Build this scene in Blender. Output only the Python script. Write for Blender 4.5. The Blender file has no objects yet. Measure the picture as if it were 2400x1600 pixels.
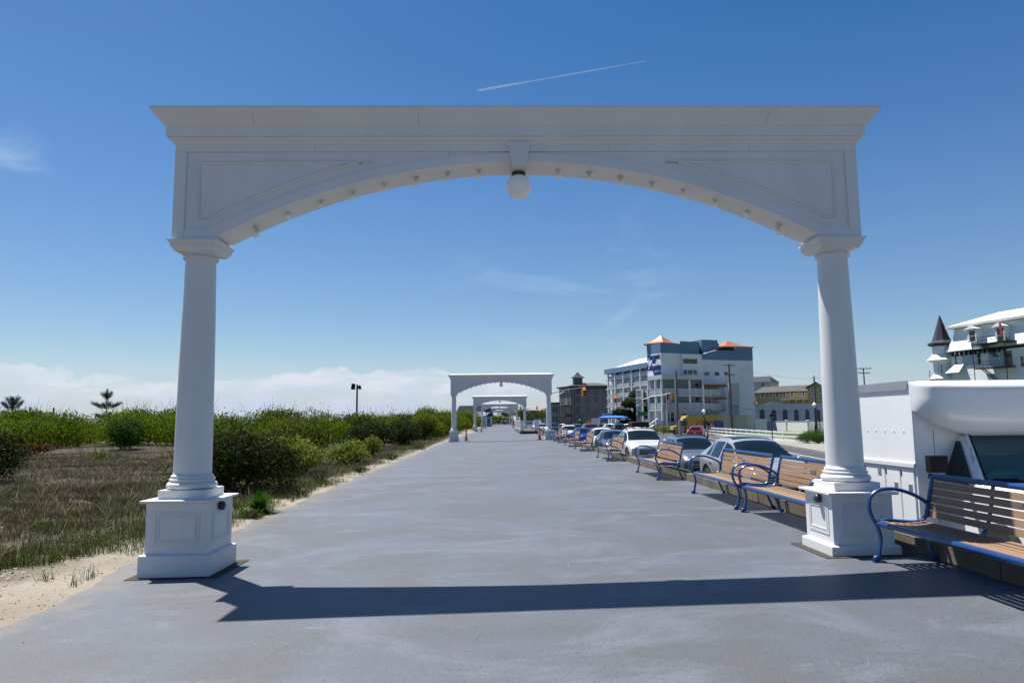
import bpy, bmesh, math, random
import numpy as np
from mathutils import Vector, Matrix
SC = bpy.context.scene
COL = SC.collection
PI = math.pi
RND = random.Random(7)
R = math.radians
# ------------------------------------------------------------------ camera
F_PX, PITCH, YAW, ROLL, CAMZ = 1648.7, .1115, .0207, .0096, 1.45
_f = Vector((math.sin(YAW)*math.cos(PITCH), math.cos(YAW)*math.cos(PITCH), math.sin(PITCH)))
_r0 = Vector((math.cos(YAW), -math.sin(YAW), 0)); _u0 = _r0.cross(_f)
_r = _r0*math.cos(ROLL) - _u0*math.sin(ROLL); _u = _u0*math.cos(ROLL) + _r0*math.sin(ROLL)
cam = bpy.data.cameras.new('camera'); camo = bpy.data.objects.new('camera', cam); COL.objects.link(camo)
cam.sensor_width = 36; cam.lens = 36*F_PX/2400; cam.clip_end = 20000; cam.clip_start = .05
m = Matrix((_r, _u, -_f)).transposed().to_4x4(); m.translation = (0, 0, CAMZ); camo.matrix_world = m
SC.camera = camo
def at(px, py, Y):                       # survey helper: the place at distance Y seen in that direction
    d = _f + _r*((px-1200)/F_PX) - _u*((py-800)/F_PX)
    return Vector((0, 0, CAMZ)) + d*(Y/d.y)
def zp(x): return .017*(x-3.87)           # promenade cross fall
def zr(x): return -.72 - .015*(max(5, min(25, x))-5)   # street cross fall

# ------------------------------------------------------------------ mesh builder
class MB:
    def __init__(s): s.v = []; s.f = []
    def add(s, vs, fs, M=None):
        o = len(s.v)
        s.v += [tuple(M @ Vector(p)) for p in vs] if M is not None else [tuple(p) for p in vs]
        s.f += [tuple(i+o for i in f) for f in fs]; return s
    def box(s, x0, x1, y0, y1, z0, z1, M=None):
        return s.add([(x0,y0,z0),(x1,y0,z0),(x1,y1,z0),(x0,y1,z0),(x0,y0,z1),(x1,y0,z1),(x1,y1,z1),(x0,y1,z1)],
            [(0,3,2,1),(4,5,6,7),(0,1,5,4),(1,2,6,5),(2,3,7,6),(3,0,4,7)], M)
    def cbox(s, c, d, rz=0):
        return s.box(-d[0]/2, d[0]/2, -d[1]/2, d[1]/2, -d[2]/2, d[2]/2, Matrix.Translation(c) @ Matrix.Rotation(rz, 4, 'Z'))
    def prism(s, poly, h0, h1, M=None):   # polygon in local XY, extruded along Z
        n = len(poly)
        return s.add([(x,y,h0) for x,y in poly]+[(x,y,h1) for x,y in poly],
            [tuple(range(n-1,-1,-1)), tuple(range(n,2*n))]+[(i,(i+1)%n,n+(i+1)%n,n+i) for i in range(n)], M)
    def xz(s, poly, y0, y1, M=None):      # polygon in XZ, extruded along Y
        Q = Matrix(((1,0,0,0),(0,0,-1,0),(0,1,0,0),(0,0,0,1)))
        return s.prism(poly, -y1, -y0, (M @ Q) if M is not None else Q)
    def yz(s, poly, x0, x1, M=None):
        Q = Matrix(((0,0,1,0),(1,0,0,0),(0,1,0,0),(0,0,0,1)))
        return s.prism(poly, x0, x1, (M @ Q) if M is not None else Q)
    def lathe(s, prof, n=24, M=None):
        vs = []; fs = []; k = len(prof)
        for i in range(n):
            a = 2*PI*i/n
            vs += [(r*math.cos(a), r*math.sin(a), z) for r, z in prof]
        for i in range(n):
            j = (i+1) % n
            fs += [(i*k+q, j*k+q, j*k+q+1, i*k+q+1) for q in range(k-1)]
        fs.append(tuple(i*k for i in range(n-1,-1,-1))); fs.append(tuple(i*k+k-1 for i in range(n)))
        return s.add(vs, fs, M)
    def cyl(s, c, r, z0, z1, n=16, r1=None, M=None):
        T = Matrix.Translation((c[0], c[1], 0))
        return s.lathe([(r, z0), (r if r1 is None else r1, z1)], n, (M @ T) if M is not None else T)
    def tube(s, pts, r, n=8, ry=None, closed=False, up=(0,0,1), M=None):
        pts = [Vector(p) for p in pts]; N = len(pts); vs = []; fs = []
        rr = r if isinstance(r, (list, tuple)) else [r]*N
        for i, p in enumerate(pts):
            a = pts[(i-1) % N] if (closed or i) else p; b = pts[(i+1) % N] if (closed or i < N-1) else p
            t = (b-a).normalized(); u = Vector(up)
            if abs(t.dot(u)) > .97: u = Vector((0,1,0)) if abs(t.y) < .9 else Vector((1,0,0))
            sx = t.cross(u).normalized(); sy = sx.cross(t)
            for k in range(n):
                w = 2*PI*(k+.5)/n
                vs.append(p + sx*(rr[i]*math.cos(w)) + sy*((ry or rr[i])*math.sin(w)))
        for i in range(N if closed else N-1):
            j = (i+1) % N
            fs += [(i*n+k, i*n+(k+1) % n, j*n+(k+1) % n, j*n+k) for k in range(n)]
        if not closed: fs += [tuple(range(n-1,-1,-1)), tuple((N-1)*n+k for k in range(n))]
        return s.add(vs, fs, M)
    def ball(s, c, r, n=16, k=9, M=None):
        r = r if isinstance(r, (tuple, list)) else (r, r, r)
        T = Matrix.Translation(c) @ Matrix.Diagonal((*r, 1))
        return s.lathe([(max(1e-4, math.sin(PI*i/(k-1))), -math.cos(PI*i/(k-1))) for i in range(k)], n, (M @ T) if M is not None else T)
    def ring(s, prof, hx, hy, M=None):    # moulding swept round a rectangle; prof = (overhang, z)
        vs = []; k = len(prof)
        for o, z in prof: vs += [(-hx-o,-hy-o,z),(hx+o,-hy-o,z),(hx+o,hy+o,z),(-hx-o,hy+o,z)]
        fs = [(4*i+q, 4*i+(q+1) % 4, 4*i+4+(q+1) % 4, 4*i+4+q) for i in range(k-1) for q in range(4)]
        fs += [(3,2,1,0), (4*k-4,4*k-3,4*k-2,4*k-1)]
        return s.add(vs, fs, M)
    def quad(s, a, b, c, d): return s.add([a,b,c,d], [(0,1,2,3)])
    def build(s, name, mat, parent=None, smooth=False, fix=True):
        me = bpy.data.meshes.new(name); me.from_pydata(s.v, [], s.f)
        if fix:
            bm = bmesh.new(); bm.from_mesh(me); bmesh.ops.recalc_face_normals(bm, faces=bm.faces); bm.to_mesh(me); bm.free()
        me.materials.append(mat)
        if smooth:
            me.polygons.foreach_set('use_smooth', [True]*len(me.polygons))
            if smooth != 'all': me.set_sharp_from_angle(angle=R(40))
        o = bpy.data.objects.new(name, me); COL.objects.link(o)
        if parent: o.parent = parent
        return o
def npmesh(name, V, Fc, mat, parent=None, smooth=False):   # Fc: (n,k) array
    me = bpy.data.meshes.new(name); V = np.asarray(V, np.float32); Fc = np.asarray(Fc, np.int32); k = Fc.shape[1]
    me.vertices.add(len(V)); me.vertices.foreach_set('co', V.ravel())
    me.loops.add(Fc.size); me.loops.foreach_set('vertex_index', Fc.ravel())
    me.polygons.add(len(Fc)); me.polygons.foreach_set('loop_start', np.arange(0, Fc.size, k, dtype=np.int32))
    me.update(calc_edges=True); me.materials.append(mat)
    if smooth: me.polygons.foreach_set('use_smooth', np.ones(len(Fc), bool))
    o = bpy.data.objects.new(name, me); COL.objects.link(o)
    if parent: o.parent = parent
    return o
def tag(o, label=None, cat=None, group=None, kind=None):
    if label: o['label'] = label
    if cat: o['category'] = cat
    if group: o['group'] = group
    if kind: o['kind'] = kind
    return o
def thing(name, label, cat, loc=(0,0,0), rz=0, group=None):
    o = bpy.data.objects.new(name, None); COL.objects.link(o); o.empty_display_size = .2
    o.location = loc; o.rotation_euler = (0, 0, rz); return tag(o, label, cat, group)
def struct(o): o['kind'] = 'structure'; return o
def copy_tree(o, parent=None):
    c = o.copy(); COL.objects.link(c)
    if parent: c.parent = parent
    for ch in list(o.children): copy_tree(ch, c)
    return c
def text(name, s, size, mat, parent, M, depth=.02, shear=0, sx=1):
    cu = bpy.data.curves.new(name, 'FONT'); cu.body = s; cu.size = size; cu.extrude = depth; cu.shear = shear
    cu.align_x = 'CENTER'; cu.align_y = 'CENTER'
    t = bpy.data.objects.new(name, cu); COL.objects.link(t)
    bpy.context.view_layer.update()
    me = bpy.data.meshes.new_from_object(t.evaluated_get(bpy.context.evaluated_depsgraph_get()))
    bpy.data.objects.remove(t); me.transform(M @ Matrix.Diagonal((sx,1,1,1))); me.materials.clear(); me.materials.append(mat)
    o = bpy.data.objects.new(name, me); COL.objects.link(o)
    if parent: o.parent = parent
    return o

# ------------------------------------------------------------------ materials
def mat(name, col, rough=.6, var=.12, scale=3., bump=0., bscale=40., metal=0., spec=.5, col2=None, coat=0., detail=5, stretch=None):
    m = bpy.data.materials.new(name); m.use_nodes = True; nt = m.node_tree; b = nt.nodes['Principled BSDF']
    b.inputs['Roughness'].default_value = rough; b.inputs['Metallic'].default_value = metal
    b.inputs['Specular IOR Level'].default_value = spec; b.inputs['Coat Weight'].default_value = coat
    tc = nt.nodes.new('ShaderNodeTexCoord'); src = tc.outputs['Object']
    if stretch:
        mp = nt.nodes.new('ShaderNodeMapping'); mp.inputs['Scale'].default_value = stretch
        nt.links.new(src, mp.inputs['Vector']); src = mp.outputs[0]
    if var or col2:
        n = nt.nodes.new('ShaderNodeTexNoise'); n.inputs['Scale'].default_value = scale; n.inputs['Detail'].default_value = detail
        nt.links.new(src, n.inputs['Vector'])
        r = nt.nodes.new('ShaderNodeValToRGB'); r.color_ramp.elements[0].position = .3; r.color_ramp.elements[1].position = .7
        c2 = col2 or tuple(min(1, c*(1+var)) for c in col)
        c1 = col if col2 else tuple(c*(1-var) for c in col)
        r.color_ramp.elements[0].color = (*c1, 1); r.color_ramp.elements[1].color = (*c2, 1)
        nt.links.new(n.outputs['Fac'], r.inputs['Fac']); nt.links.new(r.outputs['Color'], b.inputs['Base Color'])
    else: b.inputs['Base Color'].default_value = (*col, 1)
    if bump:
        n2 = nt.nodes.new('ShaderNodeTexNoise'); n2.inputs['Scale'].default_value = bscale; n2.inputs['Detail'].default_value = 4
        nt.links.new(src, n2.inputs['Vector'])
        bp = nt.nodes.new('ShaderNodeBump'); bp.inputs['Strength'].default_value = bump; bp.inputs['Distance'].default_value = .02
        nt.links.new(n2.outputs['Fac'], bp.inputs['Height']); nt.links.new(bp.outputs['Normal'], b.inputs['Normal'])
    return m
def siding(name, col, pitch=.2, rough=.55, depth=.6):       # clapboard: horizontal laps as a bump + thin dark line
    m = mat(name, col, rough, .06, .4); nt = m.node_tree; b = nt.nodes['Principled BSDF']
    tc = nt.nodes.new('ShaderNodeTexCoord'); w = nt.nodes.new('ShaderNodeTexWave')
    w.wave_type = 'BANDS'; w.bands_direction = 'Z'; w.wave_profile = 'SAW'; w.inputs['Scale'].default_value = 2*PI/pitch/20.
    nt.links.new(tc.outputs['Object'], w.inputs['Vector'])
    bp = nt.nodes.new('ShaderNodeBump'); bp.inputs['Strength'].default_value = depth; bp.inputs['Distance'].default_value = .03; bp.invert = True
    nt.links.new(w.outputs['Fac'], bp.inputs['Height']); nt.links.new(bp.outputs['Normal'], b.inputs['Normal'])
    return m
def leafmat(name, dark, light, transl=.3, rough=.55):
    m = bpy.data.materials.new(name); m.use_nodes = True; nt = m.node_tree; b = nt.nodes['Principled BSDF']
    g = nt.nodes.new('ShaderNodeNewGeometry'); oi = nt.nodes.new('ShaderNodeObjectInfo')
    tc = nt.nodes.new('ShaderNodeTexCoord'); n = nt.nodes.new('ShaderNodeTexNoise'); n.inputs['Scale'].default_value = 1.3
    nt.links.new(tc.outputs['Object'], n.inputs['Vector'])
    a = nt.nodes.new('ShaderNodeMath'); a.operation = 'MULTIPLY_ADD'; a.inputs[1].default_value = .55
    nt.links.new(g.outputs['Random Per Island'], a.inputs[0]); nt.links.new(n.outputs['Fac'], a.inputs[2])
    a2 = nt.nodes.new('ShaderNodeMath'); a2.operation = 'MULTIPLY_ADD'; a2.inputs[1].default_value = .25
    nt.links.new(oi.outputs['Random'], a2.inputs[0]); nt.links.new(a.outputs[0], a2.inputs[2])
    r = nt.nodes.new('ShaderNodeValToRGB'); r.color_ramp.elements[0].position = .45; r.color_ramp.elements[1].position = 1.15 if False else 1.
    r.color_ramp.elements[0].color = (*dark, 1); r.color_ramp.elements[1].color = (*light, 1)
    nt.links.new(a2.outputs[0], r.inputs['Fac']); nt.links.new(r.outputs[0], b.inputs['Base Color'])
    b.inputs['Roughness'].default_value = .75; b.inputs['Specular IOR Level'].default_value = .08
    if transl:
        t = nt.nodes.new('ShaderNodeBsdfTranslucent'); mx = nt.nodes.new('ShaderNodeMixShader'); mx.inputs[0].default_value = transl
        nt.links.new(r.outputs[0], t.inputs['Color']); nt.links.new(b.outputs[0], mx.inputs[1]); nt.links.new(t.outputs[0], mx.inputs[2])
        nt.links.new(mx.outputs[0], nt.nodes['Material Output'].inputs[0])
    return m
def emis(name, col, st):
    m = mat(name, col, .4, 0); b = m.node_tree.nodes['Principled BSDF']
    b.inputs['Emission Color'].default_value = (*col, 1); b.inputs['Emission Strength'].default_value = st; return m
M = {}
M['arch'] = mat('arch_paint', (.66,.66,.655), .45, .055, 1.6, .05, 8, stretch=(1.4,1.4,.45), detail=8)
M['globe'] = mat('opal_glass', (.85,.85,.85), .2, 0)
M['bulb'] = mat('bulb_glass', (.83,.83,.83), .25, 0)
M['socket'] = mat('socket_metal', (.55,.54,.50), .5, .1)
M['rust'] = mat('rusty_fitter', (.05,.03,.02), .7, .3, 20)
M['black'] = mat('black_plastic', (.008,.009,.010), .5, .1, spec=.2)
M['dgreen'] = mat('dark_green_metal', (.03,.04,.038), .4, .1)
M['blue'] = mat('blue_powder_coat', (.006,.045,.17), .32, .12, 6, .04, 60, coat=.2)
M['slat'] = mat('recycled_slat', (.245,.150,.088), .6, .12, 2., .08, 30, stretch=(8,.6,8))
M['plaque'] = mat('bronze_plaque', (.10,.075,.065), .45, .15, 40)
M['white'] = mat('white_vinyl', (.68,.68,.68), .45, .05)
M['whitem'] = mat('white_metal', (.78,.78,.78), .4, .05)
M['glass'] = mat('dark_window', (.018,.026,.033), .12, .25, .5, spec=.6)
M['carglass'] = mat('car_glass', (.006,.013,.017), .05, .2, 1.2, spec=.34)
M['tyre'] = mat('tyre', (.02,.02,.02), .8, .2)
M['rim'] = mat('alloy', (.5,.5,.52), .3, .05, metal=.8)
M['wood'] = mat('weathered_pole', (.13,.105,.085), .85, .3, 4, .3, 20, stretch=(6,6,.4))
M['gpole'] = mat('galvanised', (.30,.31,.31), .5, .1, metal=.3)
M['wire'] = mat('wire', (.02,.02,.022), .6, .05)
M['orange'] = mat('cone_orange', (.62,.06,.015), .55, .12)
M['reflect'] = mat('reflective_band', (.75,.75,.72), .4, .05)
M['rubber'] = mat('cone_foot', (.03,.03,.03), .8, .1)
M['yellow'] = mat('signal_yellow', (.42,.20,.02), .5, .1)
M['redlamp'] = emis('red_signal', (1,.07,.03), 2.2)
M['lens'] = mat('dark_lens', (.02,.015,.01), .25, .1)
M['amber'] = mat('amber_lens', (.75,.26,.03), .25, .1)
M['gsign'] = mat('green_sign', (.01,.16,.05), .45, .08)
M['ysign'] = mat('yellow_sign', (.65,.30,.02), .45, .08)
M['wsign'] = mat('white_sign', (.6,.6,.6), .5, .08)
M['concrete'] = mat('kerb_concrete', (.085,.073,.052), .9, .25, 2.2, .35, 30, col2=(.15,.132,.10))
M['pave'] = mat('pavement', (.23,.22,.20), .85, .12, .6, .1, 20)
M['asphalt'] = mat('asphalt', (.052,.051,.053), .85, .18, .25, .2, 60)
M['paint'] = mat('road_paint', (.5,.5,.48), .6, .15, 2)
M['lawn'] = mat('lawn', (.045,.078,.010), .9, .3, 1.2, .3, 30)
M['earth'] = mat('ground', (.17,.15,.12), .95, .2, .05)
M['patch'] = mat('gravel_patch', (.045,.04,.033), .95, .5, 40, .6, 120)
M['roofdk'] = mat('shingle_dark', (.026,.032,.045), .85, .2, 2)
M['roofgr'] = mat('shingle_grey', (.065,.064,.06), .85, .15, 1)
M['roofwt'] = mat('roof_membrane', (.56,.55,.53), .6, .06)
M['copper'] = mat('copper_roof', (.46,.165,.075), .4, .15, .6, metal=.25)
M['hwhite'] = siding('hotel_white_siding', (.70,.71,.72), .25)
M['hblue'] = siding('hotel_blue_siding', (.10,.19,.29), .3)
M['hgrey'] = mat('hotel_grey', (.47,.49,.515), .7, .06)
M['hshade'] = mat('hotel_wall_shaded', (.22,.29,.36), .7, .08)  # blue-grey with the gallery shade put into the wall colour
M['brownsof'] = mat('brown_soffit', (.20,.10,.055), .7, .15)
M['signblue'] = mat('sign_blue', (.008,.05,.22), .4, .1)
M['rail'] = mat('glass_rail', (.30,.36,.42), .35, .1)
M['greybld'] = siding('grey_clapboard', (.15,.15,.155), .22)
M['trimdk'] = mat('dark_trim', (.025,.028,.033), .6, .1)
M['ybld'] = siding('yellow_clapboard', (.36,.30,.10), .22)
M['stucco'] = mat('white_stucco', (.52,.55,.60), .8, .06, .8)
M['cream'] = mat('cream_wall', (.46,.44,.40), .8, .06, .8)
M['vict'] = siding('victorian_pale', (.72,.76,.77), .24)
M['victb'] = mat('victorian_shadow_panel', (.36,.46,.49), .7, .08)  # shingle panels of the pale wall, shade put into their colour
M['tent'] = mat('blue_canvas', (.01,.12,.55), .6, .1)
M['navy'] = mat('navy_roof', (.008,.022,.07), .7, .15, 1)
M['shirt1'] = mat('blue_shirt', (.25,.32,.55), .8, .1)
M['shirt2'] = mat('dark_shirt', (.03,.03,.06), .8, .1)
M['shirt3'] = mat('red_shirt', (.35,.03,.03), .8, .1)
M['shirt4'] = mat('white_shirt', (.6,.6,.62), .8, .1)
M['shorts'] = mat('dark_shorts', (.02,.02,.03), .8, .1)
M['skin'] = mat('skin', (.45,.26,.18), .6, .08)
M['hair'] = mat('hair', (.04,.025,.015), .7, .1)
M['bark'] = mat('bark', (.07,.05,.035), .9, .3, 6)
M['sea'] = mat('sea', (.02,.06,.09), .15, .2, .02, .3, .5)
def paint(n, c, coat=.8, rough=.28, metal=0): return mat('paint_'+n, c, rough, .03, .8, metal=metal, coat=coat)
# ------------------------------------------------------------------ sun, sky, exposure
SUN = Vector((-1.58, 1.66, 5.03)).normalized()
sl = bpy.data.lights.new('sun', 'SUN'); slo = bpy.data.objects.new('sun', sl); COL.objects.link(slo)
sl.energy = 5.0; sl.angle = R(.53); sl.color = (1, .96, .90)
slo.rotation_euler = SUN.to_track_quat('Z', 'Y').to_euler(); slo.location = (-10, 10, 40)
w = bpy.data.worlds.new('World'); SC.world = w; w.use_nodes = True; nt = w.node_tree; L = nt.links.new
bg = nt.nodes['Background']; bg.inputs['Strength'].default_value = .0575
sky = nt.nodes.new('ShaderNodeTexSky'); sky.sky_type = 'NISHITA'; sky.sun_disc = False
sky.sun_elevation = math.asin(SUN.z); sky.sun_rotation = math.atan2(SUN.x, SUN.y); sky.altitude = 0
sky.air_density = 1.0; sky.dust_density = .5; sky.ozone_density = 2.2
hs = nt.nodes.new('ShaderNodeHueSaturation'); hs.inputs['Saturation'].default_value = 1.40; hs.inputs['Hue'].default_value = .503; hs.inputs['Value'].default_value = 1.
L(sky.outputs[0], hs.inputs['Color'])
tc = nt.nodes.new('ShaderNodeTexCoord'); sp = nt.nodes.new('ShaderNodeSeparateXYZ'); L(tc.outputs['Generated'], sp.inputs[0])
def math_(op, a, b=None, c=None, clamp=False):
    n = nt.nodes.new('ShaderNodeMath'); n.operation = op; n.use_clamp = clamp
    for i, v in enumerate((a, b, c)):
        if v is None: continue
        if isinstance(v, (int, float)): n.inputs[i].default_value = v
        else: L(v, n.inputs[i])
    return n.outputs[0]
def noise(sc, detail, scale3, rough=.5, dist=0.):
    mp = nt.nodes.new('ShaderNodeMapping'); mp.inputs['Scale'].default_value = scale3; L(tc.outputs['Generated'], mp.inputs[0])
    n = nt.nodes.new('ShaderNodeTexNoise'); n.inputs['Scale'].default_value = sc; n.inputs['Detail'].default_value = detail
    n.inputs['Roughness'].default_value = rough; n.inputs['Distortion'].default_value = dist; L(mp.outputs[0], n.inputs['Vector']); return n.outputs['Fac']
def ramp(v, a, b):
    n = nt.nodes.new('ShaderNodeMapRange'); n.interpolation_type = 'SMOOTHSTEP'; n.inputs['From Min'].default_value = a; n.inputs['From Max'].default_value = b
    L(v, n.inputs['Value']); return n.outputs[0]
z = sp.outputs['Z']; xx = sp.outputs['X']
# cumulus bank low over the sea: cauliflower tops, fading into haze below
big = noise(6.5, 5, (1,1,1.8), .5, .1); fine = noise(17, 8, (1,1,1.7), .56, .2)
hgt = math_('MULTIPLY_ADD', xx, -.020, .058)                       # the bank stands a little taller to the left
hh = math_('ADD', math_('SUBTRACT', hgt, z), math_('ADD', math_('MULTIPLY_ADD', big, .085, -.0425), math_('MULTIPLY_ADD', fine, .060, -.030)))
cov = ramp(hh, .0, .011)
body = noise(13, 6, (1,1,3.2), .55, .2)
depth_ = ramp(hh, .008, .060)                                       # tops bright and solid, base dissolving into haze
cov = math_('MULTIPLY', cov, math_('SUBTRACT', math_('MULTIPLY_ADD', ramp(body, .34, .58), .42, .44), math_('MULTIPLY', depth_, math_('MULTIPLY_ADD', ramp(body, .36, .60), -.22, .34))))
cov = math_('MULTIPLY', cov, math_('MULTIPLY_ADD', ramp(xx, .13, -.02), .85, .15))
patch = noise(8, 6, (1,1,4.5), .6, .3)
cov = math_('MULTIPLY', cov, math_('MULTIPLY_ADD', ramp(patch, .36, .56), .60, .34))
veil = math_('ADD', math_('MULTIPLY', ramp(z, .12, 0.), .30), math_('MULTIPLY', ramp(z, .60, .05), .17))
cir = noise(3.4, 8, (1.0,.6,2.6), .62, .9)
def spot(d, r0, r1):
    v = nt.nodes.new('ShaderNodeVectorMath'); v.operation = 'DISTANCE'; L(tc.outputs['Generated'], v.inputs[0]); v.inputs[1].default_value = d
    return ramp(v.outputs['Value'], r1, r0)
d1 = (at(1340, 720, 100)-Vector((0,0,CAMZ))).normalized(); d2 = (at(20, 375, 100)-Vector((0,0,CAMZ))).normalized()
wis = math_('MULTIPLY', ramp(cir, .50, .74), math_('ADD', math_('MULTIPLY', spot(d1, .02, .22), .5), math_('MULTIPLY', spot(d2, .0, .055), .55)))
cloudc = nt.nodes.new('ShaderNodeMix'); cloudc.data_type = 'RGBA'
cloudc.inputs[6].default_value = (5.4, 6.5, 8.8, 1); cloudc.inputs[7].default_value = (7.9, 8.1, 9.0, 1)
L(math_('SUBTRACT', 1., math_('MULTIPLY', depth_, .9)), cloudc.inputs[0])
def over(base, col, fac):
    n = nt.nodes.new('ShaderNodeMix'); n.data_type = 'RGBA'; L(base, n.inputs[6])
    if isinstance(col, tuple): n.inputs[7].default_value = col
    else: L(col, n.inputs[7])
    L(fac, n.inputs[0]); return n.outputs[2]
o1 = over(hs.outputs[0], (4.9, 6.1, 8.9, 1), veil)
o2 = over(o1, cloudc.outputs[2], cov)
o3 = over(o2, (5.6, 7.0, 9.2, 1), wis)
L(o3, bg.inputs['Color'])
SC.view_settings.view_transform = 'Standard'; SC.view_settings.look = 'None'; SC.view_settings.exposure = .8; SC.view_settings.gamma = 1
SC.cycles.max_bounces = 6; SC.cycles.transparent_max_bounces = 8; SC.cycles.use_adaptive_sampling = True

# ------------------------------------------------------------------ ground, promenade, street
def sheet(name, pts, mat_):
    b = MB(); b.add(pts, [tuple(range(len(pts)))]); return struct(b.build(name, mat_, fix=False))
g = MB(); g.quad((-6000,-3000,-1.3),(6000,-3000,-1.3),(6000,9000,-1.3),(-6000,9000,-1.3)); struct(g.build('ground', M['earth'], fix=False))
g = MB(); g.quad((-6000,-3000,-1.15),(-160,-3000,-1.15),(-160,9000,-1.15),(-6000,9000,-1.15)); struct(g.build('sea', M['sea'], fix=False))
# promenade surface: troweled blue-grey coating, brushed lighter patches, fine grit, scuffs
def promenade_mat():
    m = mat('promenade_coating', (.1,.105,.117), .52, 0); nt = m.node_tree; b = nt.nodes['Principled BSDF']; L = nt.links.new
    tc = nt.nodes.new('ShaderNodeTexCoord')
    def nz(sc, det, s3, rough=.55, dist=0., rot=0):
        mp = nt.nodes.new('ShaderNodeMapping'); mp.inputs['Scale'].default_value = s3; mp.inputs['Rotation'].default_value = (0,0,rot); L(tc.outputs['Object'], mp.inputs[0])
        n = nt.nodes.new('ShaderNodeTexNoise'); n.inputs['Scale'].default_value = sc; n.inputs['Detail'].default_value = det
        n.inputs['Roughness'].default_value = rough; n.inputs['Distortion'].default_value = dist; L(mp.outputs[0], n.inputs['Vector']); return n.outputs['Fac']
    def rp(v, a, bb):
        n = nt.nodes.new('ShaderNodeMapRange'); n.interpolation_type = 'SMOOTHSTEP'; n.inputs['From Min'].default_value = a; n.inputs['From Max'].default_value = bb; L(v, n.inputs['Value']); return n.outputs[0]
    def mx(a, c, f):
        n = nt.nodes.new('ShaderNodeMix'); n.data_type = 'RGBA'
        if isinstance(a, tuple): n.inputs[6].default_value = (*a, 1)
        else: L(a, n.inputs[6])
        n.inputs[7].default_value = (*c, 1); L(f, n.inputs[0]); return n.outputs[2]
    def mul(a, k):
        n = nt.nodes.new('ShaderNodeMath'); n.operation = 'MULTIPLY'; L(a, n.inputs[0])
        if isinstance(k, float): n.inputs[1].default_value = k
        else: L(k, n.inputs[1])
        return n.outputs[0]
    c = mx((0.080,0.083,0.087), (0.086,0.096,0.115), rp(nz(.45, 5, (1,1,1), .6, .6), .40, .60))
    c = mx(c, (0.125,0.140,0.167), mul(rp(nz(.62, 9, (.75,1.25,1), .68, 1.3, .35), .47, .66), .75))       # brushed sweeps
    c = mx(c, (0.150,0.165,0.193), mul(rp(nz(1.3, 10, (.55,1.4,1), .72, 2.2, -.3), .57, .72), .75))
    c = mx(c, (0.058,0.057,0.057), mul(rp(nz(1.7, 8, (.6,1.2,1), .7, .8, .5), .60, .76), .55))            # worn darker patches
    c = mx(c, (0.043,0.043,0.044), mul(rp(nz(48, 5, (1,1,1), .7), .52, .66), .75))                       # grit
    c = mx(c, (0.144,0.149,0.157), mul(rp(nz(80, 4, (1,1,1), .65), .58, .72), .75))
    sx = nt.nodes.new('ShaderNodeSeparateXYZ'); L(tc.outputs['Object'], sx.inputs[0]); sa = nt.nodes.new('ShaderNodeMath'); sa.operation = 'MULTIPLY_ADD'; sa.inputs[1].default_value = -.42; sa.inputs[2].default_value = -1.42
    L(sx.outputs[0], sa.inputs[0]); sb = nt.nodes.new('ShaderNodeMath'); L(sa.outputs[0], sb.inputs[0]); L(nz(3.2, 9, (1,.8,1), .72), sb.inputs[1]); c = mx(c, (0.156,0.137,0.107), mul(rp(sb.outputs[0], .52, .82), .7))
    vo = nt.nodes.new('ShaderNodeTexVoronoi'); vo.inputs['Scale'].default_value = 1.5; vo.feature = 'F1'; vo.inputs['Randomness'].default_value = 1
    L(tc.outputs['Object'], vo.inputs['Vector']); c = mx(c, (0.033,0.033,0.033), rp(vo.outputs['Distance'], .016, .010))
    L(c, b.inputs['Base Color'])
    bp = nt.nodes.new('ShaderNodeBump'); bp.inputs['Strength'].default_value = .5; bp.inputs['Distance'].default_value = .012
    L(nz(60, 6, (1,1,1), .7), bp.inputs['Height']); L(bp.outputs['Normal'], b.inputs['Normal'])
    return m
pb = MB(); pb.add([(-4.45,-20,zp(-4.45)),(4.42,-20,zp(4.42)),(4.42,330,zp(4.42)),(-4.45,330,zp(-4.45)),(-4.45,-20,-1.25),(4.42,-20,-1.25),(4.42,330,-1.25),(-4.45,330,-1.25)],
    [(0,1,2,3),(0,4,5,1),(1,5,6,2),(2,6,7,3),(3,7,4,0)]); struct(pb.build('promenade', promenade_mat()))
# trowel scuffs and chalk marks left on the coating
sm = MB(); rs = random.Random(3)
def scuff(x, y, ang, l, wd):
    c, s = math.cos(ang), math.sin(ang)
    wd *= .6; k = 5; top = []; bot = []
    for i in range(k+1):
        t = i/k-.5; wv = wd*(1-abs(2*t)**2)*rs.uniform(.5,1.1)+.001; bend = .08*l*(t*t)
        for sg, lst in ((1, top), (-1, bot)):
            X = x+c*l*t-s*(sg*wv/2+bend); Y_ = y+s*l*t+c*(sg*wv/2+bend); lst.append((X, Y_, zp(X)+.004))
    sm.add(top+bot[::-1], [tuple(range(2*k+2))])
for (x,y,a,l,wd) in [(-.9,9.7,-.05,.16,.03),(-.8,9.62,-.2,.2,.03),(-.66,9.6,-.1,.18,.035),(-.55,9.52,.05,.22,.03),(-.72,9.72,.7,.1,.02),(-1.7,9.9,.9,.35,.012),(-1.62,9.85,.95,.28,.01),(-2.05,8.9,-.6,.2,.01),
        (1.0,9.0,-.9,.3,.018),(.95,9.6,.7,.22,.02),(1.3,8.2,-.7,.35,.012),(2.0,8.6,1.3,.35,.02),(1.6,7.6,-.8,.3,.015),(.72,7.5,1.5,.35,.015),(-.15,5.2,1.4,.25,.008),(-1.5,5.1,1.3,.25,.008),(2.3,12,.2,.6,.02),(-.5,15,.02,.5,.05),(.4,18,.05,.8,.05)]:
    scuff(x, y, a, l, wd)
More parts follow.
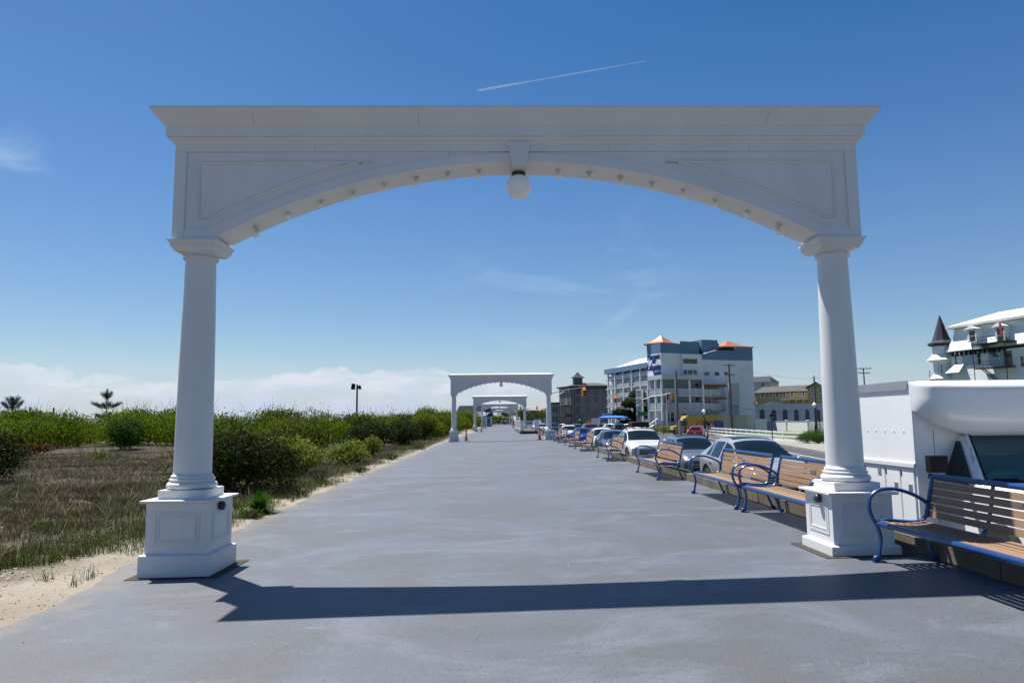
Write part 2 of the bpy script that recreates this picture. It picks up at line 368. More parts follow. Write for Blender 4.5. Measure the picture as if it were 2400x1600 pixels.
for i in range(70): scuff(rs.uniform(-3.6,3.6), rs.uniform(3.2,30), rs.uniform(-1.4,1.4), rs.uniform(.05,.28), rs.uniform(.004,.010))
struct(sm.build('promenade_scuff', mat('chalk_scuff', (.15,.165,.19), .8, .2, 30), fix=False))
# concrete kerb wall of the promenade, cast in lengths
kb = MB(); y = -12.
while y < 330:
    l = 3.05 if y < 80 else 30.
    kb.box(4.42, 4.72, y+.006, y+l-.006, -1.25, .175+.004*math.sin(y*3)); y += l
struct(kb.build('kerb', M['concrete']))
for sx_ in (-3.609, 3.609):
    x0, x1, y0, y1 = .2586+sx_-.47, .2586+sx_+.47, 7.887-.45, 7.887+.47
    sheet('asphalt_patch', [(x0,y0,zp(x0)+.006),(x1,y0,zp(x1)+.006),(x1+.02,y1,zp(x1)+.006),(x0,y1+.02,zp(x0)+.006)], M['patch'])
# street with its cross fall, markings, far pavement and lawn
road = MB(); xs_ = [4.72, 5, 10, 15, 20, 25, 36]
road.add([(x, yy, zr(x)) for x in xs_ for yy in (-40, 420)], [(2*i, 2*i+2, 2*i+3, 2*i+1) for i in range(6)]); struct(road.build('road', M['asphalt']))
KERB = [(12,-20),(17,15),(20,36),(22,47),(25.3,64),(28,80),(29.5,97)]
def strip(name, poly, off0, off1, z0, mat_, depth=0.):
    b = MB(); n = len(poly)
    vs = [(x+off0, yy, z0) for x, yy in poly]+[(x+off1, yy, z0) for x, yy in poly]
    fs = [(i, n+i, n+i+1, i+1) for i in range(n-1)]
    if depth:
        vs += [(x+off0, yy, z0-depth) for x, yy in poly]; fs += [(i, i+1, 2*n+i+1, 2*n+i) for i in range(n-1)]
        vs += [(x+off1, yy, z0-depth) for x, yy in (poly[0], poly[-1])]; fs += [(n-1, 2*n-1, 3*n+1, 3*n-1)]
    return struct(b.add(vs, fs).build(name, mat_))
strip('pavement', KERB, 0, 4.6, -.86, M['pave'], .35)
strip('lawn', KERB, 4.6, 60, -.84, M['lawn'], .4)
for dx in (-2.4, -5.2):
    rm = MB()
    for i in range(len(KERB)-1):
        (xa, ya), (xb, yb) = KERB[i], KERB[i+1]
        rm.add([(xa+dx,ya,zr(xa+dx)+.008),(xa+dx+.16,ya,zr(xa+dx)+.006),(xb+dx+.16,yb,zr(xb+dx)+.006),(xb+dx,yb,zr(xb+dx)+.008)], [(0,1,2,3)])
    struct(rm.build('road_marking', M['paint'], fix=False))
rm = MB()
for yy in range(-10, 110, 6): rm.box(6.0, 8.6, yy, yy+.12, zr(6.9)-.02, zr(6.)+.006)
struct(rm.build('road_marking', M['paint']))
sheet('lawn', [(32,66,-.835),(62,66,-.835),(62,126,-.9),(38,126,-.9),(36.2,112,-.9),(33.5,97,-.85)], M['lawn'])
sheet('car_park', [(36,97,-1.04),(120,97,-1.04),(120,330,-1.04),(36,330,-1.04)], M['asphalt'])

# dunes
def vnoise(x, y, s, seed=0):
    xi = np.floor(x/s).astype(int); yi = np.floor(y/s).astype(int); fx = x/s-xi; fy = y/s-yi
    fx = fx*fx*(3-2*fx); fy = fy*fy*(3-2*fy)
    def h(a, b): 
        n = (a*374761393+b*668265263+seed*144665) & 0x7fffffff; n = ((n ^ (n >> 13))*1274126177) & 0x7fffffff; return (n ^ (n >> 16)) % 10007/10007.
    return (h(xi,yi)*(1-fx)+h(xi+1,yi)*fx)*(1-fy)+(h(xi,yi+1)*(1-fx)+h(xi+1,yi+1)*fx)*fy
EDGE_Y = [-20, 3, 4.6, 5.6, 6.4, 8.2, 9.6, 11, 15, 22, 36, 50, 330]
EDGE_X = [-3.3, -3.5, -3.72, -3.82, -3.9, -4.2, -4.02, -3.93, -3.95, -4.1, -4.05, -4.15, -4.2]
def dune_z(x, y):
    e = np.interp(y, EDGE_Y, EDGE_X)+.22*(vnoise(x*0, y, .55, 3)-.5)+.10*(vnoise(x*0+3, y, .16, 5)-.5)
    d = e-x
    z = .017*(x-3.87)+np.where(d < 0, d*.25, np.minimum(d, .6)*.07)-.0+.012*(vnoise(x,y,.09,1)-.5)*np.clip(d*8+.5,0,1)
    far = np.clip((d-.8)/2.5, 0, 1)
    z = z+far*(.10*(vnoise(x,y,1.1,2)-.5)+.22*(vnoise(x,y,5.,4)-.5))
    z = np.maximum(z, -.5)
    z = np.where(x < -3.87, z+.017*(3.87-np.minimum(x,-3.87)*-1)*0, z)
    flat = np.clip((-x-4.5)/6, 0, 1); z = z*(1-flat)+flat*(-.13+.25*(vnoise(x,y,5.,4)-.5)+.08*(vnoise(x,y,1.1,2)-.5))
    z = z+2.3*np.exp(-((x+58)/20)**2-((y-92)/22)**2)+.9*np.exp(-((x+30)/25)**2-((y-105)/28)**2)
    return z
xs = np.concatenate([np.linspace(-170,-40,14), np.linspace(-38,-12,40), np.linspace(-11.6,-5.2,34), np.linspace(-5.05,-3.2,62)])
ys = np.concatenate([np.linspace(-20,2,12), np.linspace(2.3,14,150), np.linspace(14.2,40,110), np.linspace(41,330,120)])
X_, Y_ = np.meshgrid(xs, ys); Z_ = dune_z(X_, Y_)
nx, ny = len(xs), len(ys); idx = np.arange(nx*ny).reshape(ny, nx)
FQ = np.stack([idx[:-1,:-1], idx[:-1,1:], idx[1:,1:], idx[1:,:-1]], -1).reshape(-1, 4)
def sand_mat():
    m = mat('dune_sand', (.205,.172,.130), .95, .15, .9, .6, 45, col2=(.27,.235,.185)); nt = m.node_tree; b = nt.nodes['Principled BSDF']; L = nt.links.new
    tc = nt.nodes.new('ShaderNodeTexCoord'); prev = b.inputs['Base Color'].links[0].from_socket
    def vor(scale, lo, hi, colr, base, fac=1.):
        v = nt.nodes.new('ShaderNodeTexVoronoi'); v.inputs['Scale'].default_value = scale; L(tc.outputs['Object'], v.inputs['Vector'])
        r = nt.nodes.new('ShaderNodeMapRange'); r.inputs['From Min'].default_value = hi; r.inputs['From Max'].default_value = lo; r.inputs['To Max'].default_value = fac; L(v.outputs['Distance'], r.inputs['Value'])
        x = nt.nodes.new('ShaderNodeMix'); x.data_type = 'RGBA'; L(base, x.inputs[6]); x.inputs[7].default_value = (*colr, 1); L(r.outputs[0], x.inputs[0]); return x.outputs[2]
    c = vor(22, .10, .2, (.08,.06,.04), prev, .8); c = vor(31, .08, .16, (.45,.42,.37), c, .8)
    # litter and dry stalk debris further in from the walk
    sx = nt.nodes.new('ShaderNodeSeparateXYZ'); L(tc.outputs['Object'], sx.inputs[0])
    n = nt.nodes.new('ShaderNodeTexNoise'); n.inputs['Scale'].default_value = 1.6; n.inputs['Detail'].default_value = 7; L(tc.outputs['Object'], n.inputs['Vector'])
    a = nt.nodes.new('ShaderNodeMath'); a.operation = 'MULTIPLY_ADD'; a.inputs[1].default_value = -.62; a.inputs[2].default_value = -3.0; L(sx.outputs[0], a.inputs[0])
    s2 = nt.nodes.new('ShaderNodeMath'); s2.operation = 'ADD'; L(a.outputs[0], s2.inputs[0]); L(n.outputs['Fac'], s2.inputs[1])
    r2 = nt.nodes.new('ShaderNodeMapRange'); r2.inputs['From Min'].default_value = .35; r2.inputs['From Max'].default_value = .75; r2.inputs['To Max'].default_value = .95; L(s2.outputs[0], r2.inputs['Value'])
    x = nt.nodes.new('ShaderNodeMix'); x.data_type = 'RGBA'; L(c, x.inputs[6]); x.inputs[7].default_value = (.050,.041,.024,1); L(r2.outputs[0], x.inputs[0])
    L(x.outputs[2], b.inputs['Base Color']); return m
struct(npmesh('dune', np.stack([X_, Y_, Z_], -1).reshape(-1, 3), FQ, sand_mat(), smooth=True))
def dz(x, y): return float(dune_z(np.array([float(x)]), np.array([float(y)]))[0])
# ------------------------------------------------------------------ white archways over the promenade
def arc(hc, zend, zap, n=40):
    rise = zap-zend; Rr = (hc*hc+rise*rise)/(2*rise); cz = zap-Rr; a = math.asin(hc/Rr)
    return [(Rr*math.sin(-a+2*a*i/n), cz+Rr*math.cos(-a+2*a*i/n)) for i in range(n+1)]
def make_arch():
    A = thing('archway', 'x', 'archway')
    m = M['arch']; inner = arc(3.37, 3.49, 4.35); outer = arc(3.44, 3.58, 4.45)
    fr = MB(); fr.xz([(-3.85,3.462),(-3.37,3.462)]+inner+[(3.37,3.462),(3.85,3.462),(3.85,4.60),(-3.85,4.60)], -.20, .20)
    en = fr.build('frieze', m, A)
    tr = MB()
    for y0, y1 in ((-.222,-.2), (.2,.222)):
        tr.xz([(-3.72,3.462),(-3.37,3.462)]+inner+[(3.37,3.462),(3.72,3.462),(3.72,3.58),(3.44,3.58)]+outer[::-1]+[(-3.44,3.58),(-3.72,3.58)], y0, y1)
        tr.box(-3.85,3.85,y0,y1,4.47,4.60)
        for s in (-1,1): tr.box(min(s*3.85,s*3.722),max(s*3.85,s*3.722),y0-.0,y1,3.462,4.468)
    tr.build('frieze_border', m, A)
    for yy in (-.202, .202):
        for s in (-1,1):
            bd = MB()
            lo = [(-3.46+(-1.68+3.46)*t, 3.70+(4.35-3.70)*(1-(1-t)**1.45)) for t in [i/14 for i in range(15)]]
            loop = [(-3.575,3.70)]+lo+[(-3.575,4.345)]
            bd.tube([(s*x, yy, zz) for x, zz in loop], .02, 6, closed=True, up=(0,1,0)); bd.build('spandrel_moulding', m, A, True)
    co = MB(); co.ring([(0.,4.545),(.012,4.552),(.02,4.575),(.045,4.598),(.05,4.62),(.075,4.622),(.078,4.725),(.095,4.738),(.115,4.765),(.135,4.80),(.165,4.83),(.19,4.86),(.205,4.888),(.212,4.890),(.212,4.916)], 3.85, .222)
    co.add([(-4.05,-.425,4.917),(4.05,-.425,4.917),(4.05,.425,4.917),(-4.05,.425,4.917),(-3.7,0,5.02),(3.7,0,5.02)], [(0,1,5,4),(1,2,5),(2,3,4,5),(3,0,4)])
    co.build('cornice', m, A)
    ks = MB()
    for y0, y1 in ((-.262,-.223),(.223,.262)): ks.xz([(-.08,4.305),(.08,4.305),(.131,4.56),(-.131,4.56)], y0, y1)
    ks.box(-.08,.08,-.222,.222,4.30,4.345); ks.build('keystone', m, A)
    gl = MB(); gl.ball((0,0,4.13), .147, 28, 16); g_ = gl.build('globe_lamp', M['globe'], A, 'all')
    MB().lathe([(.075,4.25),(.08,4.262),(.078,4.30),(.06,4.302)], 18).build('fitter', M['rust'], g_, True)
    for s in (-1,1):
        for i in range(8):
            x = s*(.445+.363*i); zz = min(arc_z for xx, arc_z in [min(inner, key=lambda q: abs(q[0]-x))])
            b = MB().ball((x+s*.018,0,zz-.074), (.034,.034,.036), 14, 9).build('bulb', M['bulb'], A, 'all')
            MB().lathe([(.014,zz-.05),(.017,zz-.03),(.017,zz-.012),(.032,zz-.010),(.034,zz+.004)], 12, Matrix.Translation((x+s*.012,0,0))).build('socket', M['socket'], b, True)
    for s in (-1,1):
        T = Matrix.Translation((s*3.609,0,0)); zb = -.20
        p = MB(); p.box(-.369,.369,-.369,.369,zb,.092,T); p.ring([(0.,.092),(-.012,.102),(-.042,.109)], .369, .369, T); p.box(-.325,.325,-.325,.325,.09,.63,T)
        pe = p.build('pedestal', m, A)
        f = MB()
        for k in range(4):
            Q = T @ Matrix.Rotation(k*PI/2, 4, 'Z')
            for (hw, z0, z1, th, pr) in ((.235,.200,.530,.014,.006),(.214,.221,.509,.012,.004),(.192,.243,.487,.010,.006)):
                f.box(-hw,hw,-.325-pr,-.323,z0,z0+th,Q); f.box(-hw,hw,-.325-pr,-.323,z1-th,z1,Q)
                f.box(-hw,-hw+th,-.325-pr,-.323,z0+th,z1-th,Q); f.box(hw-th,hw,-.325-pr,-.323,z0+th,z1-th,Q)
        f.build('panel_moulding', m, pe)
        MB().ring([(.03,.625),(.052,.632),(.052,.652),(.05,.654)], .325, .325, T).build('pedestal_cap', m, pe)
        h = MB(); Q = T @ Matrix.Translation((-s*.325, -.06, .565)) @ Matrix.Rotation(-s*PI/2, 4, 'Y')
        h.lathe([(.032,-.002),(.034,.012),(.046,.015),(.050,.032),(.045,.052),(.03,.064),(.005,.068)], 16, Q); h.build('spot_lamp', M['dgreen'], pe, True)
        c = MB(); c.box(-.25,.25,-.25,.25,.653,.748,T)
        c.lathe([(.20,.748),(.235,.750),(.254,.765),(.260,.785),(.252,.808),(.235,.822),(.222,.823),(.222,.832),(.230,.838),(.233,.848),(.228,.858),(.215,.862),(.212,.872),(.218,.878),(.217,.888),(.205,.894),(.198,.906),(.195,.925)], 40, T)
        c.build('column_base', m, A, True)
        sh = MB(); sh.lathe([(.195,.924)]+[(.195-.034*(t**1.6), .925+t*2.33) for t in [i/16 for i in range(17)]]+[(.161,3.265)], 48, T); sh.build('column', m, A, True)
        cp = MB(); cp.lathe([(.161,3.262),(.166,3.272),(.182,3.274),(.189,3.284),(.189,3.294),(.182,3.304),(.170,3.308),(.168,3.318),(.185,3.325),(.205,3.338),(.21,3.345)], 40, T)
        cp.ring([(-.035,3.344),(-.028,3.350),(-.016,3.372),(0.,3.388),(.0,3.404),(.005,3.406),(.007,3.432),(.026,3.443),(.029,3.446),(.029,3.461)], .243, .243, T)
        cp.build('capital', m, A, True)
    return A
arch0 = make_arch()
ARCH = [((.2586,7.887), 'nearest and largest white archway spanning the promenade in the foreground'),
        ((.2586,53.8), 'second white archway, standing where the bench row ends at orange cones'),
        ((.27,102.2), 'third white archway, behind the second one beside the white railing'),
        ((.30,148.), 'fourth white archway, half hidden inside the opening of the third'),
        ((.33,195.), 'fifth white archway far down the promenade near the walkers'),
        ((.36,243.), 'farthest and smallest white archway closing the row')]
for i, ((x, y), lb) in enumerate(ARCH):
    a = arch0 if i == 0 else copy_tree(arch0)
    a.location = (x, y, 0); tag(a, lb, 'archway', 'white archways along the promenade')

MSEAM = mat('seam', (.32,.31,.29), .8)
for x, z0, z1 in ((-.79,4.40,4.468),(1.02,4.47,4.545),(-2.3,4.47,4.545),(2.62,4.47,4.545)): MB().box(x-.002,x+.002,-.2235,-.221,z0,z1).build('paint_seam', MSEAM, arch0)
for x, k in ((2.78,.03),(-1.12,0),(-2.95,0)): MB().add([(x-.002,-.318,4.735),(x+.002,-.318,4.735),(x+.002+k,-.4295,4.885),(x-.002+k,-.4295,4.885)], [(0,1,2,3)]).build('paint_seam', MSEAM, arch0, fix=False)

# ------------------------------------------------------------------ benches
def spline(P, n=6):
    P = [Vector(p) for p in P]; out = []
    for i in range(len(P)-1):
        a, b, c, d = P[max(0,i-1)], P[i], P[i+1], P[min(len(P)-1,i+2)]
        for k in range(n):
            t = k/n; out.append(.5*((2*b)+(c-a)*t+(2*a-5*b+4*c-d)*t*t+(3*b-a-3*c+d)*t*t*t))
    return out+[P[-1]]
def make_bench():
    B = thing('park_bench', 'x', 'bench'); bl = M['blue']
    def side(y):
        b = MB()
        def tb(P, r, ry, n=6): b.tube(spline([(p[0], y, p[1]) for p in P], n), r, 8, ry, up=(0,1,0))
        tb([(.015,.02),(.02,.10),(.045,.22),(.03,.33),(-.02,.43),(-.05,.53),(-.035,.64),(.03,.70),(.13,.722),(.25,.715),(.38,.675),(.48,.625),(.535,.585)], .019, .026)      # front leg into arm
        tb([(.545,.59),(.55,.52),(.525,.45),(.47,.405),(.38,.392),(.25,.402),(.12,.415),(.05,.40)], .017, .024)                                                             # loop under the arm
        tb([(.53,.44),(.555,.55),(.59,.70),(.625,.835)], .021, .028)                                                                                                        # back post
        tb([(.43,.395),(.47,.30),(.525,.16),(.585,.02)], .019, .026)                                                                                                         # rear leg
        tb([(.02,.375),(.2,.355),(.43,.385)], .016, .022)
        b.ball((-.012,y,.035), (.035,.032,.034), 10, 7); b.box(-.045,.075,y-.035,y+.035,0,.012); b.ball((.60,y,.03), (.03,.03,.03), 10, 7); b.box(.535,.65,y-.035,y+.035,0,.012)
        return b
    for y in (-1.25, 1.25): side(y).build('arm_frame', bl, B, True)
    for y in (-.42, .42):
        b = MB(); b.tube(spline([(.03,y,.366),(.22,y,.346),(.46,y,.352),(.575,y,.46),(.655,y,.80),(.645,y,.84)], 5), .014, 8, .022, up=(0,1,0)); b.build('support', bl, B, True)
    MB().tube([(.005,-1.235,.388),(.005,1.235,.388)], .026, 12).build('front_tube', bl, B, True)
    MB().tube([(.632,-1.25,.845),(.632,1.25,.845)], .026, 12).build('top_tube', bl, B, True)
    s = MB()
    for i in range(6):
        x = .075+i*.078; z0 = .392-.018*math.sin(PI*i/5.5)
        s.box(x-.0305,x+.0305,-1.225,1.225,z0-.010,z0+.014)
    s.build('seat', M['slat'], B)
    k = MB()
    for i in range(5):
        t = (i+.5)/5; z0 = .435+t*.365; x = .545+.075*t+.004; an = -.21
        Q = Matrix.Translation((x,0,z0)) @ Matrix.Rotation(-an,4,'Y')
        k.box(-.012,.012,-1.225,1.225,-.032,.032,Q)
    bk = k.build('backrest', M['slat'], B)
    Q = Matrix.Translation((.545+.075*.7-.0105,.06,.435+.7*.365)) @ Matrix.Rotation(.21,4,'Y')
    MB().box(-.004,.0,-.085,.085,-.026,.026,Q).build('plaque', M['plaque'], bk)
    return B
b0 = make_bench()
BENCH = [(5.95, 'nearest bench, cut by the frame edge in front of the white box truck'),
         (9.82, 'bench behind the right pedestal, its arm touching the next bench'),
         (12.64, 'bench just beyond the right pedestal in front of the silver car with sunroof'),
         (18.2, 'lone bench in front of the grey crossover, fourth along the kerb'),
         (26., 'lone bench in front of the white car carrying a roof box'),
         (33.85, 'bench in front of the plain white hatchback, past the roof box car'),
         (39.3, 'bench in front of the royal blue car'),
         (46.25, 'small bench in front of the distant white crossover'),
         (50.1, 'bench crossing the right pedestal of the second archway'),
         (69., 'bench beside the white ramp railing behind the second archway'),
         (150., 'tiny far bench by the fourth archway')]
for i, (y, lb) in enumerate(BENCH):
    b = b0 if i == 0 else copy_tree(b0)
    b.location = (3.805, y, 0); tag(b, lb, 'bench', 'blue framed benches along the kerb')

# ------------------------------------------------------------------ delineator cones
def make_cone():
    c = thing('traffic_cone', 'x', 'traffic cone')
    MB().box(-.2,.2,-.2,.2,0,.035).build('foot', M['rubber'], c)
    MB().lathe([(.115,.035),(.11,.05),(.075,.50),(.06,.86),(.05,.88),(.022,.95),(.025,1.0),(.04,1.02),(.03,1.06)], 16).build('body', M['orange'], c, True)
    MB().lathe([(.0905,.36),(.0795,.49)], 16).build('band', M['reflect'], c, True)
    MB().lathe([(.0765,.56),(.070,.69)], 16).build('band', M['reflect'], c, True)
    return c
c0 = make_cone()
for i, (x, y, lb) in enumerate([(3.1,53.2,'orange traffic cone left of the right pedestal of the second archway'),(-2.5,55.4,'orange traffic cone right of the left pedestal of the second archway'),
        (-2.35,99.4,'orange traffic cone beside the left pedestal of the third archway'),(-2.5,141.,'orange traffic cone beside the left column of the fourth archway'),(2.9,136.5,'small orange traffic cone near the far right column')]):
    c = c0 if i == 0 else copy_tree(c0)
    c.location = (x, y, zp(x)); tag(c, lb, 'traffic cone', 'orange traffic cones beside the archways')

# ------------------------------------------------------------------ ramp landing with white railing
rt = thing('ramp_railing', 'white picket railing round a raised concrete landing on the promenade', 'railing', (0,0,0))
MB().box(2.35,4.40,76,100,-.1,.32).build('landing', M['concrete'], rt)
MB().box(2.40,2.75,76.05,76.35,.32,1.42).build('post', M['white'], rt); MB().box(3.9,4.38,76.05,76.35,.32,1.5).build('post', M['white'], rt)
b = MB()
for zz in (.42,1.32): b.box(2.75,3.9,76.15,76.21,zz,zz+.07); b.box(2.45,2.51,76.35,100,zz,zz+.07)
for i in range(13): b.box(2.80+i*.085,2.825+i*.085,76.165,76.19,.49,1.32)
for i in range(180): b.box(2.465,2.49,76.5+i*.13,76.53+i*.13,.49,1.32)
b.build('picket_panel', M['white'], rt)
# ------------------------------------------------------------------ vehicles (local front = -Y)
def hermite(xs, vs, q):
    xs = np.array(xs, float); vs = np.array(vs, float); d = np.diff(vs)/np.diff(xs); t = np.zeros(len(vs)); t[0] = d[0]; t[-1] = d[-1]
    for i in range(1, len(vs)-1): t[i] = 0 if d[i-1]*d[i] <= 0 else 2*d[i-1]*d[i]/(d[i-1]+d[i])
    out = []
    for x in q:
        i = min(max(np.searchsorted(xs, x)-1, 0), len(d)-1); h = xs[i+1]-xs[i]; s = (x-xs[i])/h
        out.append((2*s**3-3*s**2+1)*vs[i]+(s**3-2*s**2+s)*h*t[i]+(-2*s**3+3*s**2)*vs[i+1]+(s**3-s**2)*h*t[i+1])
    return np.array(out)
#        l    hw   zb   belt  hwr  top
SUV = [(0,.72,.38,.66,.62,.74),(.10,.86,.26,.78,.72,.88),(.45,.925,.22,.90,.80,1.00),(1.15,.945,.22,1.00,.84,1.10),(1.28,.945,.22,1.005,.835,1.13),(2.1,.95,.22,1.05,.67,1.58),
       (2.65,.95,.22,1.065,.675,1.675),(3.3,.95,.22,1.085,.655,1.67),(4.0,.94,.24,1.13,.60,1.585),(4.25,.93,.28,1.14,.58,1.51),(4.55,.91,.32,1.10,.72,1.16),(4.62,.89,.36,.98,.74,1.03),(4.68,.82,.42,.85,.66,.90)]
SEDAN = [(0,.70,.36,.58,.60,.64),(.10,.84,.24,.68,.70,.76),(.5,.89,.20,.78,.78,.86),(1.25,.905,.20,.88,.80,.95),(1.38,.905,.20,.885,.80,.98),(2.2,.91,.20,.93,.62,1.37),
       (2.6,.91,.20,.94,.62,1.43),(3.1,.91,.20,.95,.61,1.42),(3.5,.905,.22,.96,.60,1.34),(4.05,.89,.26,.965,.74,1.04),(4.2,.88,.28,.96,.75,1.01),(4.6,.84,.34,.88,.72,.94),(4.66,.76,.42,.75,.64,.82)]
def make_car(name, label, cat, x, y, rz, pm, tpl=SUV, S=(1,1,1), sun=False, rails=False, box=False, boxy=0, plate=True, group=None, glass=None, simple=False):
    C = thing(name, label, cat, (x, y, zr(x)), rz, group)
    T = np.array(tpl); T[:,0] *= S[1]; T[:,1] *= S[0]; T[:,4] *= S[0]; T[:,2:4] = T[:,2:4]; T[:,[2,3,5]] *= S[2]
    if boxy: T[5:10,4] *= 1+boxy; T[:2,5] *= 1+boxy*.6; T[1,1] *= 1+boxy*.4
    Ln = T[-1,0]; ls = []
    bnd = [T[i,0] for i in range(len(T))]; cow, hdr, rf, rb = T[4,0], T[5,0], T[9,0], T[10,0]
    pil = sorted([cow+.16, hdr+.38*S[1], hdr+.47*S[1], hdr+1.28*S[1], hdr+1.36*S[1], rf-.42*S[1]] if tpl is SUV else [cow+.18, hdr+.35, hdr+.43, rf-.42+.3, rf-.35+.35])
    allb = sorted(set([round(b, 4) for b in bnd+pil])); allb = [b for i, b in enumerate(allb) if i == 0 or b-allb[i-1] > .015]
    for a, b in zip(allb[:-1], allb[1:]):
        n = max(1, int((b-a)/.13)); ls += [a+(b-a)*k/n for k in range(n)]
    ls.append(allb[-1])
    at_ = [hermite(T[:,0], T[:,c], ls) for c in range(1, 6)]
    V = []; K = 0
    for i, l in enumerate(ls):
        hw, zb, bl, hr, zt = [a[i] for a in at_]; g = max(zt-bl, .0); dr = min(.15, .34*g)
        prof = [(0,zb),(hw*.88,zb),(hw*.96,zb+.06),(hw*.99,zb+.3*(bl-zb)),(hw,zb+.62*(bl-zb)),(hw*.985,bl-.05),(hw*.955,bl)]
        mid = lambda t, bul: (hw*.955+(hr-hw*.955)*t+bul, bl+(zt-dr-bl)*t)
        prof += [mid(.33,.012*min(1,g*3)), mid(.68,.016*min(1,g*3)), (hr,zt-dr), (hr*.95,zt-dr*.58), (hr*.84,zt-dr*.30), (hr*.48,zt-dr*.08), (0,zt)]
        prof = prof+[(-a, b) for a, b in prof[-2:0:-1]]; K = len(prof); V += [(a, l-Ln/2, b) for a, b in prof]
    n = len(ls); faces = {}
    def side_glass(lm):
        return any(a < lm < b for a, b in zip([cow+.16, hdr+.47*S[1], hdr+1.36*S[1]], [hdr+.38*S[1], hdr+1.28*S[1], rf-.42*S[1]])) if tpl is SUV else any(a < lm < b for a, b in ((cow+.18,hdr+.35),(hdr+.43,rf-.12)))
    for i in range(n-1):
        lm = (ls[i]+ls[i+1])/2
        for k in range(K):
            kk = k if k < 13 else K-1-k           # strip index from the floor up, mirrored
            part = 'body'
            if kk in (10, 11, 12) and cow < lm < hdr-.02: part = 'windscreen'
            elif kk in (10, 11, 12) and rf+.02 < lm < rb-.03: part = 'rear_window'
            elif kk in (6, 7, 8) and side_glass(lm): part = 'side_window' if k < 13 else 'side_window_b'
            elif kk == 0 or kk == 1: part = 'underside'
            elif sun and kk in (11, 12) and hdr+.16 < lm < hdr+1.5: part = 'sunroof'
            faces.setdefault(part, []).append((i*K+k, i*K+(k+1) % K, (i+1)*K+(k+1) % K, (i+1)*K+k))
    faces['body'] += [tuple(range(K-1,-1,-1)), tuple((n-1)*K+k for k in range(K))]
    gm = glass or M['carglass']
    body = None
    for part in ('body','windscreen','rear_window','side_window','side_window_b','sunroof','underside'):
        if part not in faces: continue
        used = sorted({v for f in faces[part] for v in f}); mp = {v: i for i, v in enumerate(used)}
        b = MB(); b.add([V[v] for v in used], [tuple(mp[v] for v in f) for f in faces[part]])
        me = b.build(part.replace('_b',''), pm if part == 'body' else (M['black'] if part == 'underside' else gm), C, True)
        if part == 'body': body = me
    wl = (.92*S[1], (3.72 if tpl is SUV else 3.65)*S[1]); wr = (.36 if tpl is SUV else .32)*S[2]; hwm = T[3,1]
    for l in wl:
        for s in (-1, 1):
            Q = Matrix.Translation((s*(hwm-.10), l-Ln/2, wr)) @ Matrix.Rotation(PI/2, 4, 'Y')
            t = MB().lathe([(wr*.62,-.11),(wr*.92,-.115),(wr,-.07),(wr,.07),(wr*.92,.115),(wr*.62,.11)], 24, Q).build('tyre', M['tyre'], C, True)
            rm_ = MB(); rm_.lathe([(wr*.66,-.075),(wr*.68,.075)], 24, Q)
            for k in range(5):
                Qs = Q @ Matrix.Rotation(k*2*PI/5, 4, 'Z'); rm_.box(-.03,.03,.02,wr*.62,s*.075-.015,s*.075+.015,Qs)
            rm_.build('rim', M['rim'], t)
            a = MB(); pts = [(s*(hwm+.004), l-Ln/2+(wr+.075)*math.cos(q), wr+(wr+.075)*math.sin(q)) for q in [PI*i/16*1.1-.05*PI for i in range(17)]]
            a.tube(pts, .055, 6, .02, up=(1,0,0)); a.build('wheel_arch', M['black'], C, True)
    h = T[2,5]
    for s in (-1, 1):
        a = MB(); a.ball((s*T[1,1]*.80, .085-Ln/2, T[1,3]-.02*S[2]), (.16*S[0],.08,.075*S[2]), 14, 9); a.build('headlight', mat_head, C, True)
        a = MB(); a.ball((s*T[-2,1]*.86, Ln-.09-Ln/2, T[-2,3]-.05), (.13*S[0],.07,.09), 12, 8); a.build('taillight', mat_tail, C, True)
        a = MB(); a.ball((s*(T[4,1]+.10), cow+.30-Ln/2, T[4,3]+.075), (.11,.065,.075), 12, 8); a.box(min(s*(T[4,1]-.06),s*(T[4,1]+.04)),max(s*(T[4,1]-.06),s*(T[4,1]+.04)),cow+.27-Ln/2,cow+.34-Ln/2,T[4,3]+.02,T[4,3]+.06); a.build('wing_mirror', pm, C, True)
        for dl in (hdr+.28*S[1], hdr+1.2*S[1]):
            MB().box(min(s*(hwm-.005),s*(hwm+.022)),max(s*(hwm-.005),s*(hwm+.022)),dl-.09-Ln/2,dl+.09-Ln/2,T[5,3]-.16,T[5,3]-.13).build('door_handle', M['rim'], C)
        if rails:
            a = MB(); a.tube([(s*T[6,4]*.93,hdr+.05-Ln/2,T[5,5]+.0),(s*T[6,4]*.95,hdr+.25-Ln/2,T[6,5]+.02),(s*T[6,4]*.95,hdr+1.3-Ln/2,T[7,5]+.03),(s*T[6,4]*.92,rf-.25-Ln/2,T[8,5]+.01)], .022, 8); a.build('roof_rail', M['black'], C, True)
    gz = T[1,3]-.13
    g = MB(); g.box(-.52*S[0],.52*S[0],-.03-Ln/2,.12-Ln/2,gz-.16,gz+.06); gr = g.build('grille', M['black'], C)
    g = MB()
    for k in range(3): g.box(-.50*S[0],.50*S[0],-.042-Ln/2,-.03-Ln/2,gz-.12+k*.06,gz-.10+k*.06)
    g.build('grille_bar', M['rim'], gr)
    MB().box(-.70*S[0],.70*S[0],-.035-Ln/2,.15-Ln/2,.30,.42).build('lower_bumper', M['black'], C)
    if plate: MB().box(-.15,.15,Ln/2-.01,Ln/2+.012,.80,.90).build('number_plate', M['wsign'], C)
    MB().box(-.035,.035,hdr-.20-Ln/2,hdr-.19-Ln/2,T[5,5]-.135,T[5,5]-.10).build('windscreen_sticker', M['white'], C)
    if box:
        MB().ring([(0,0),(.02,.03),(.0,.24),(-.05,.28)], .43, .58, Matrix.Translation((0.05,hdr+.95-Ln/2,T[6,5]+.05))).build('roof_box', M['black'], C, True)
